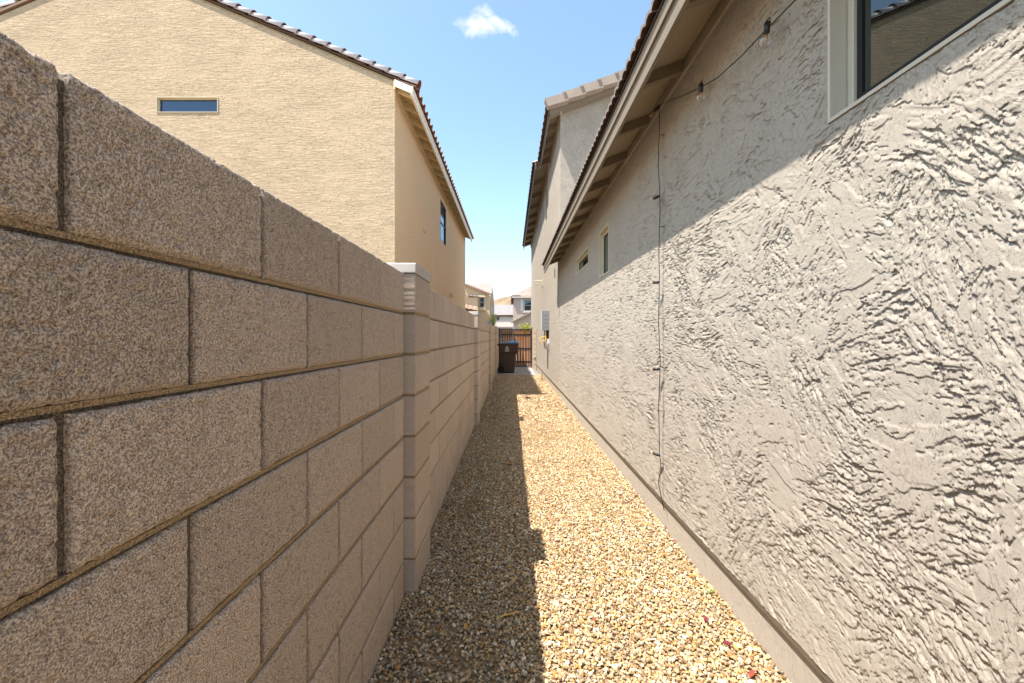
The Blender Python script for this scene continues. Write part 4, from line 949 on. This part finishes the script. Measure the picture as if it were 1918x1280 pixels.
# shrubs
def shrub(name, label, c, rx, rz, n, stalks, seed):
    t = thing(name, label, 'shrub', (c[0], c[1], 0)); rs = np.random.default_rng(seed); m = MB(); lv = MB()
    m.tube([(c[0], c[1], 0), (c[0] + .03, c[1], c[2] - rz * .3)], [.035, .02], 6)
    tips = []
    for k in range(stalks):
        a = rs.uniform(0, 6.28); e = np.array((c[0] + rx * .85 * math.cos(a) * rs.uniform(.3, 1), c[1] + rx * .6 * math.sin(a), c[2] + rz * rs.uniform(.3, 1.25)))
        s0 = np.array((c[0], c[1], max(.3, c[2] - rz * 1.2))); md = (s0 + e) / 2 + rs.uniform(-.08, .08, 3); m.tube([s0, md, e], [.012, .008, .003], 5); tips.append((s0, md, e))
    m.build('stems', M['twig'], t)
    for k in range(n):
        s0, md, e = tips[rs.integers(len(tips))]; f = rs.uniform(.25, 1.05); p = s0 + (e - s0) * f + rs.normal(0, 1, 3) * (rx * .16, rx * .16, rz * .16)
        sz = rs.uniform(.018, .045); d = rs.normal(0, 1, 3); d /= np.linalg.norm(d); q = np.cross(d, rs.normal(0, 1, 3)); q /= np.linalg.norm(q)
        lv.add([p - d * sz, p + q * sz * .4, p + d * sz, p - q * sz * .4], [(0, 1, 2, 3)])
    lv.build('crown', M['leaf'], t)
shrub('leafy_shrub', 'yellow-green shrub showing above the block wall just left of the gate', (-.95, 21.5, 1.95), .40, .42, 900, 14, 1)
shrub('leafy_shrub', 'low yellow-green shrub with upright stalks behind the gate top', (.72, 21.0, 1.62), .42, .30, 1300, 16, 2)

# ---------------------------------------------------------------- leaves and straw on the gravel
def leaf_obj(name, px, py, L, W, mat, label, ang, curl=.3):
    x, y = gpt(px, py); z = float(gh(np.array([x]), np.array([y]))[0]) + .016; rs = random.Random(int(px * 7 + py)); m = MB(); n = 7; V = []
    for i in range(n):
        t = i / (n - 1); wd = W * math.sin(math.pi * min(1, t * .97 + .02)) ** .75 / 2; lx = (t - .5) * L
        for sgn in (-1, 0, 1): V.append((lx, sgn * wd, curl * L * (t - .4) ** 2 + (abs(sgn) * wd * .7) + rs.uniform(-.001, .001)))
    ca, sa = math.cos(ang), math.sin(ang); V = [(x + a * ca - b * sa, y + a * sa + b * ca, z + c) for a, b, c in V]
    F = [(i * 3 + j, i * 3 + j + 1, i * 3 + j + 4, i * 3 + j + 3) for i in range(n - 1) for j in (0, 1)]
    m.add(V, F); o = m.build(name, mat, None, True); sd = o.modifiers.new('s', 'SOLIDIFY'); sd.thickness = .0012; tag(o, label, 'leaf', 'dry leaves on the gravel')
for a in [('dry_leaf', 1250, 996, .045, .024, M['red'], 'red curled leaf lying against the foundation near the light cord', .3),
          ('dry_leaf', 1242, 1045, .04, .016, M['orange'], 'orange-brown leaf on sunlit gravel beside the reddish curled one', 1.0),
          ('dry_leaf', 1262, 1022, .036, .016, M['maroon'], 'small maroon leaf tucked between foundation edge and pebbles', -.4),
          ('dry_leaf', 1321, 1167, .046, .018, M['maroon'], 'pinkish maroon leaf standing on edge in the sunny foreground gravel', 1.5),
          ('dry_leaf', 1362, 1215, .036, .020, M['maroon'], 'dark maroon leaf nearest the camera on the bright gravel', -.6),
          ('dry_leaf', 1299, 1088, .04, .020, M['orange'], 'orange leaf on the sunlit gravel below the green weed', .1),
          ('dry_leaf', 1408, 1275, .045, .02, M['red'], 'red leaf at the bottom edge of the picture by the foundation', .8),
          ('dry_leaf', 1192, 937, .05, .024, M['brownleaf'], 'dark red leaf beside the foundation farther along than the cord', .7),
          ('dry_leaf', 955, 874, .06, .035, M['orange'], 'rust orange leaf on the shaded gravel', .2),
          ('dry_leaf', 988, 748, .13, .07, M['brownleaf'], 'dark brown leaf lying far along the path where the shade steps back', .1),
          ('dry_leaf', 1086, 791, .08, .05, M['brownleaf'], 'brown leaf against the foundation at mid distance', .9),
          ('dry_leaf', 1068, 768, .06, .03, M['orange'], 'small orange leaf against the foundation in the distance', .5),
          ('dry_leaf', 1113, 1168, .03, .014, M['red'], 'tiny red leaf in the middle of the sunlit gravel', .5),
          ('dry_leaf', 1027, 948, .03, .016, M['red'], 'tiny red leaf near the edge of the wall shade', .2)]:
    leaf_obj(*a)
x, y = gpt(952, 1165); z = .022
m = MB(); m.tube([(x - .052, y - .012, z), (x - .02, y + .004, z + .004), (x + .02, y + .016, z + .006), (x + .055, y + .034, z + .002)], [.0022, .003, .003, .0018], 6); tag(m.build('straw', M['straw']), 'yellow straw stalk on the shaded gravel', 'straw')
x, y = gpt(1327, 1118); m = MB(); rs = random.Random(5)
for k in range(16):
    a = rs.uniform(0, 6.28); l = rs.uniform(.02, .05); e = (x + math.cos(a) * l * .7, y + math.sin(a) * l * .7, .01 + l * .7); q = (-math.sin(a) * .003, math.cos(a) * .003)
    m.add([(x, y, .004), (x + (e[0] - x) * .6 + q[0], y + (e[1] - y) * .6 + q[1], e[2] * .75), e, (x + (e[0] - x) * .6 - q[0], y + (e[1] - y) * .6 - q[1], e[2] * .75)], [(0, 1, 2, 3)])
tag(m.build('weed', M['weed']), 'small green weed sprouting from gravel beside the foundation', 'weed')
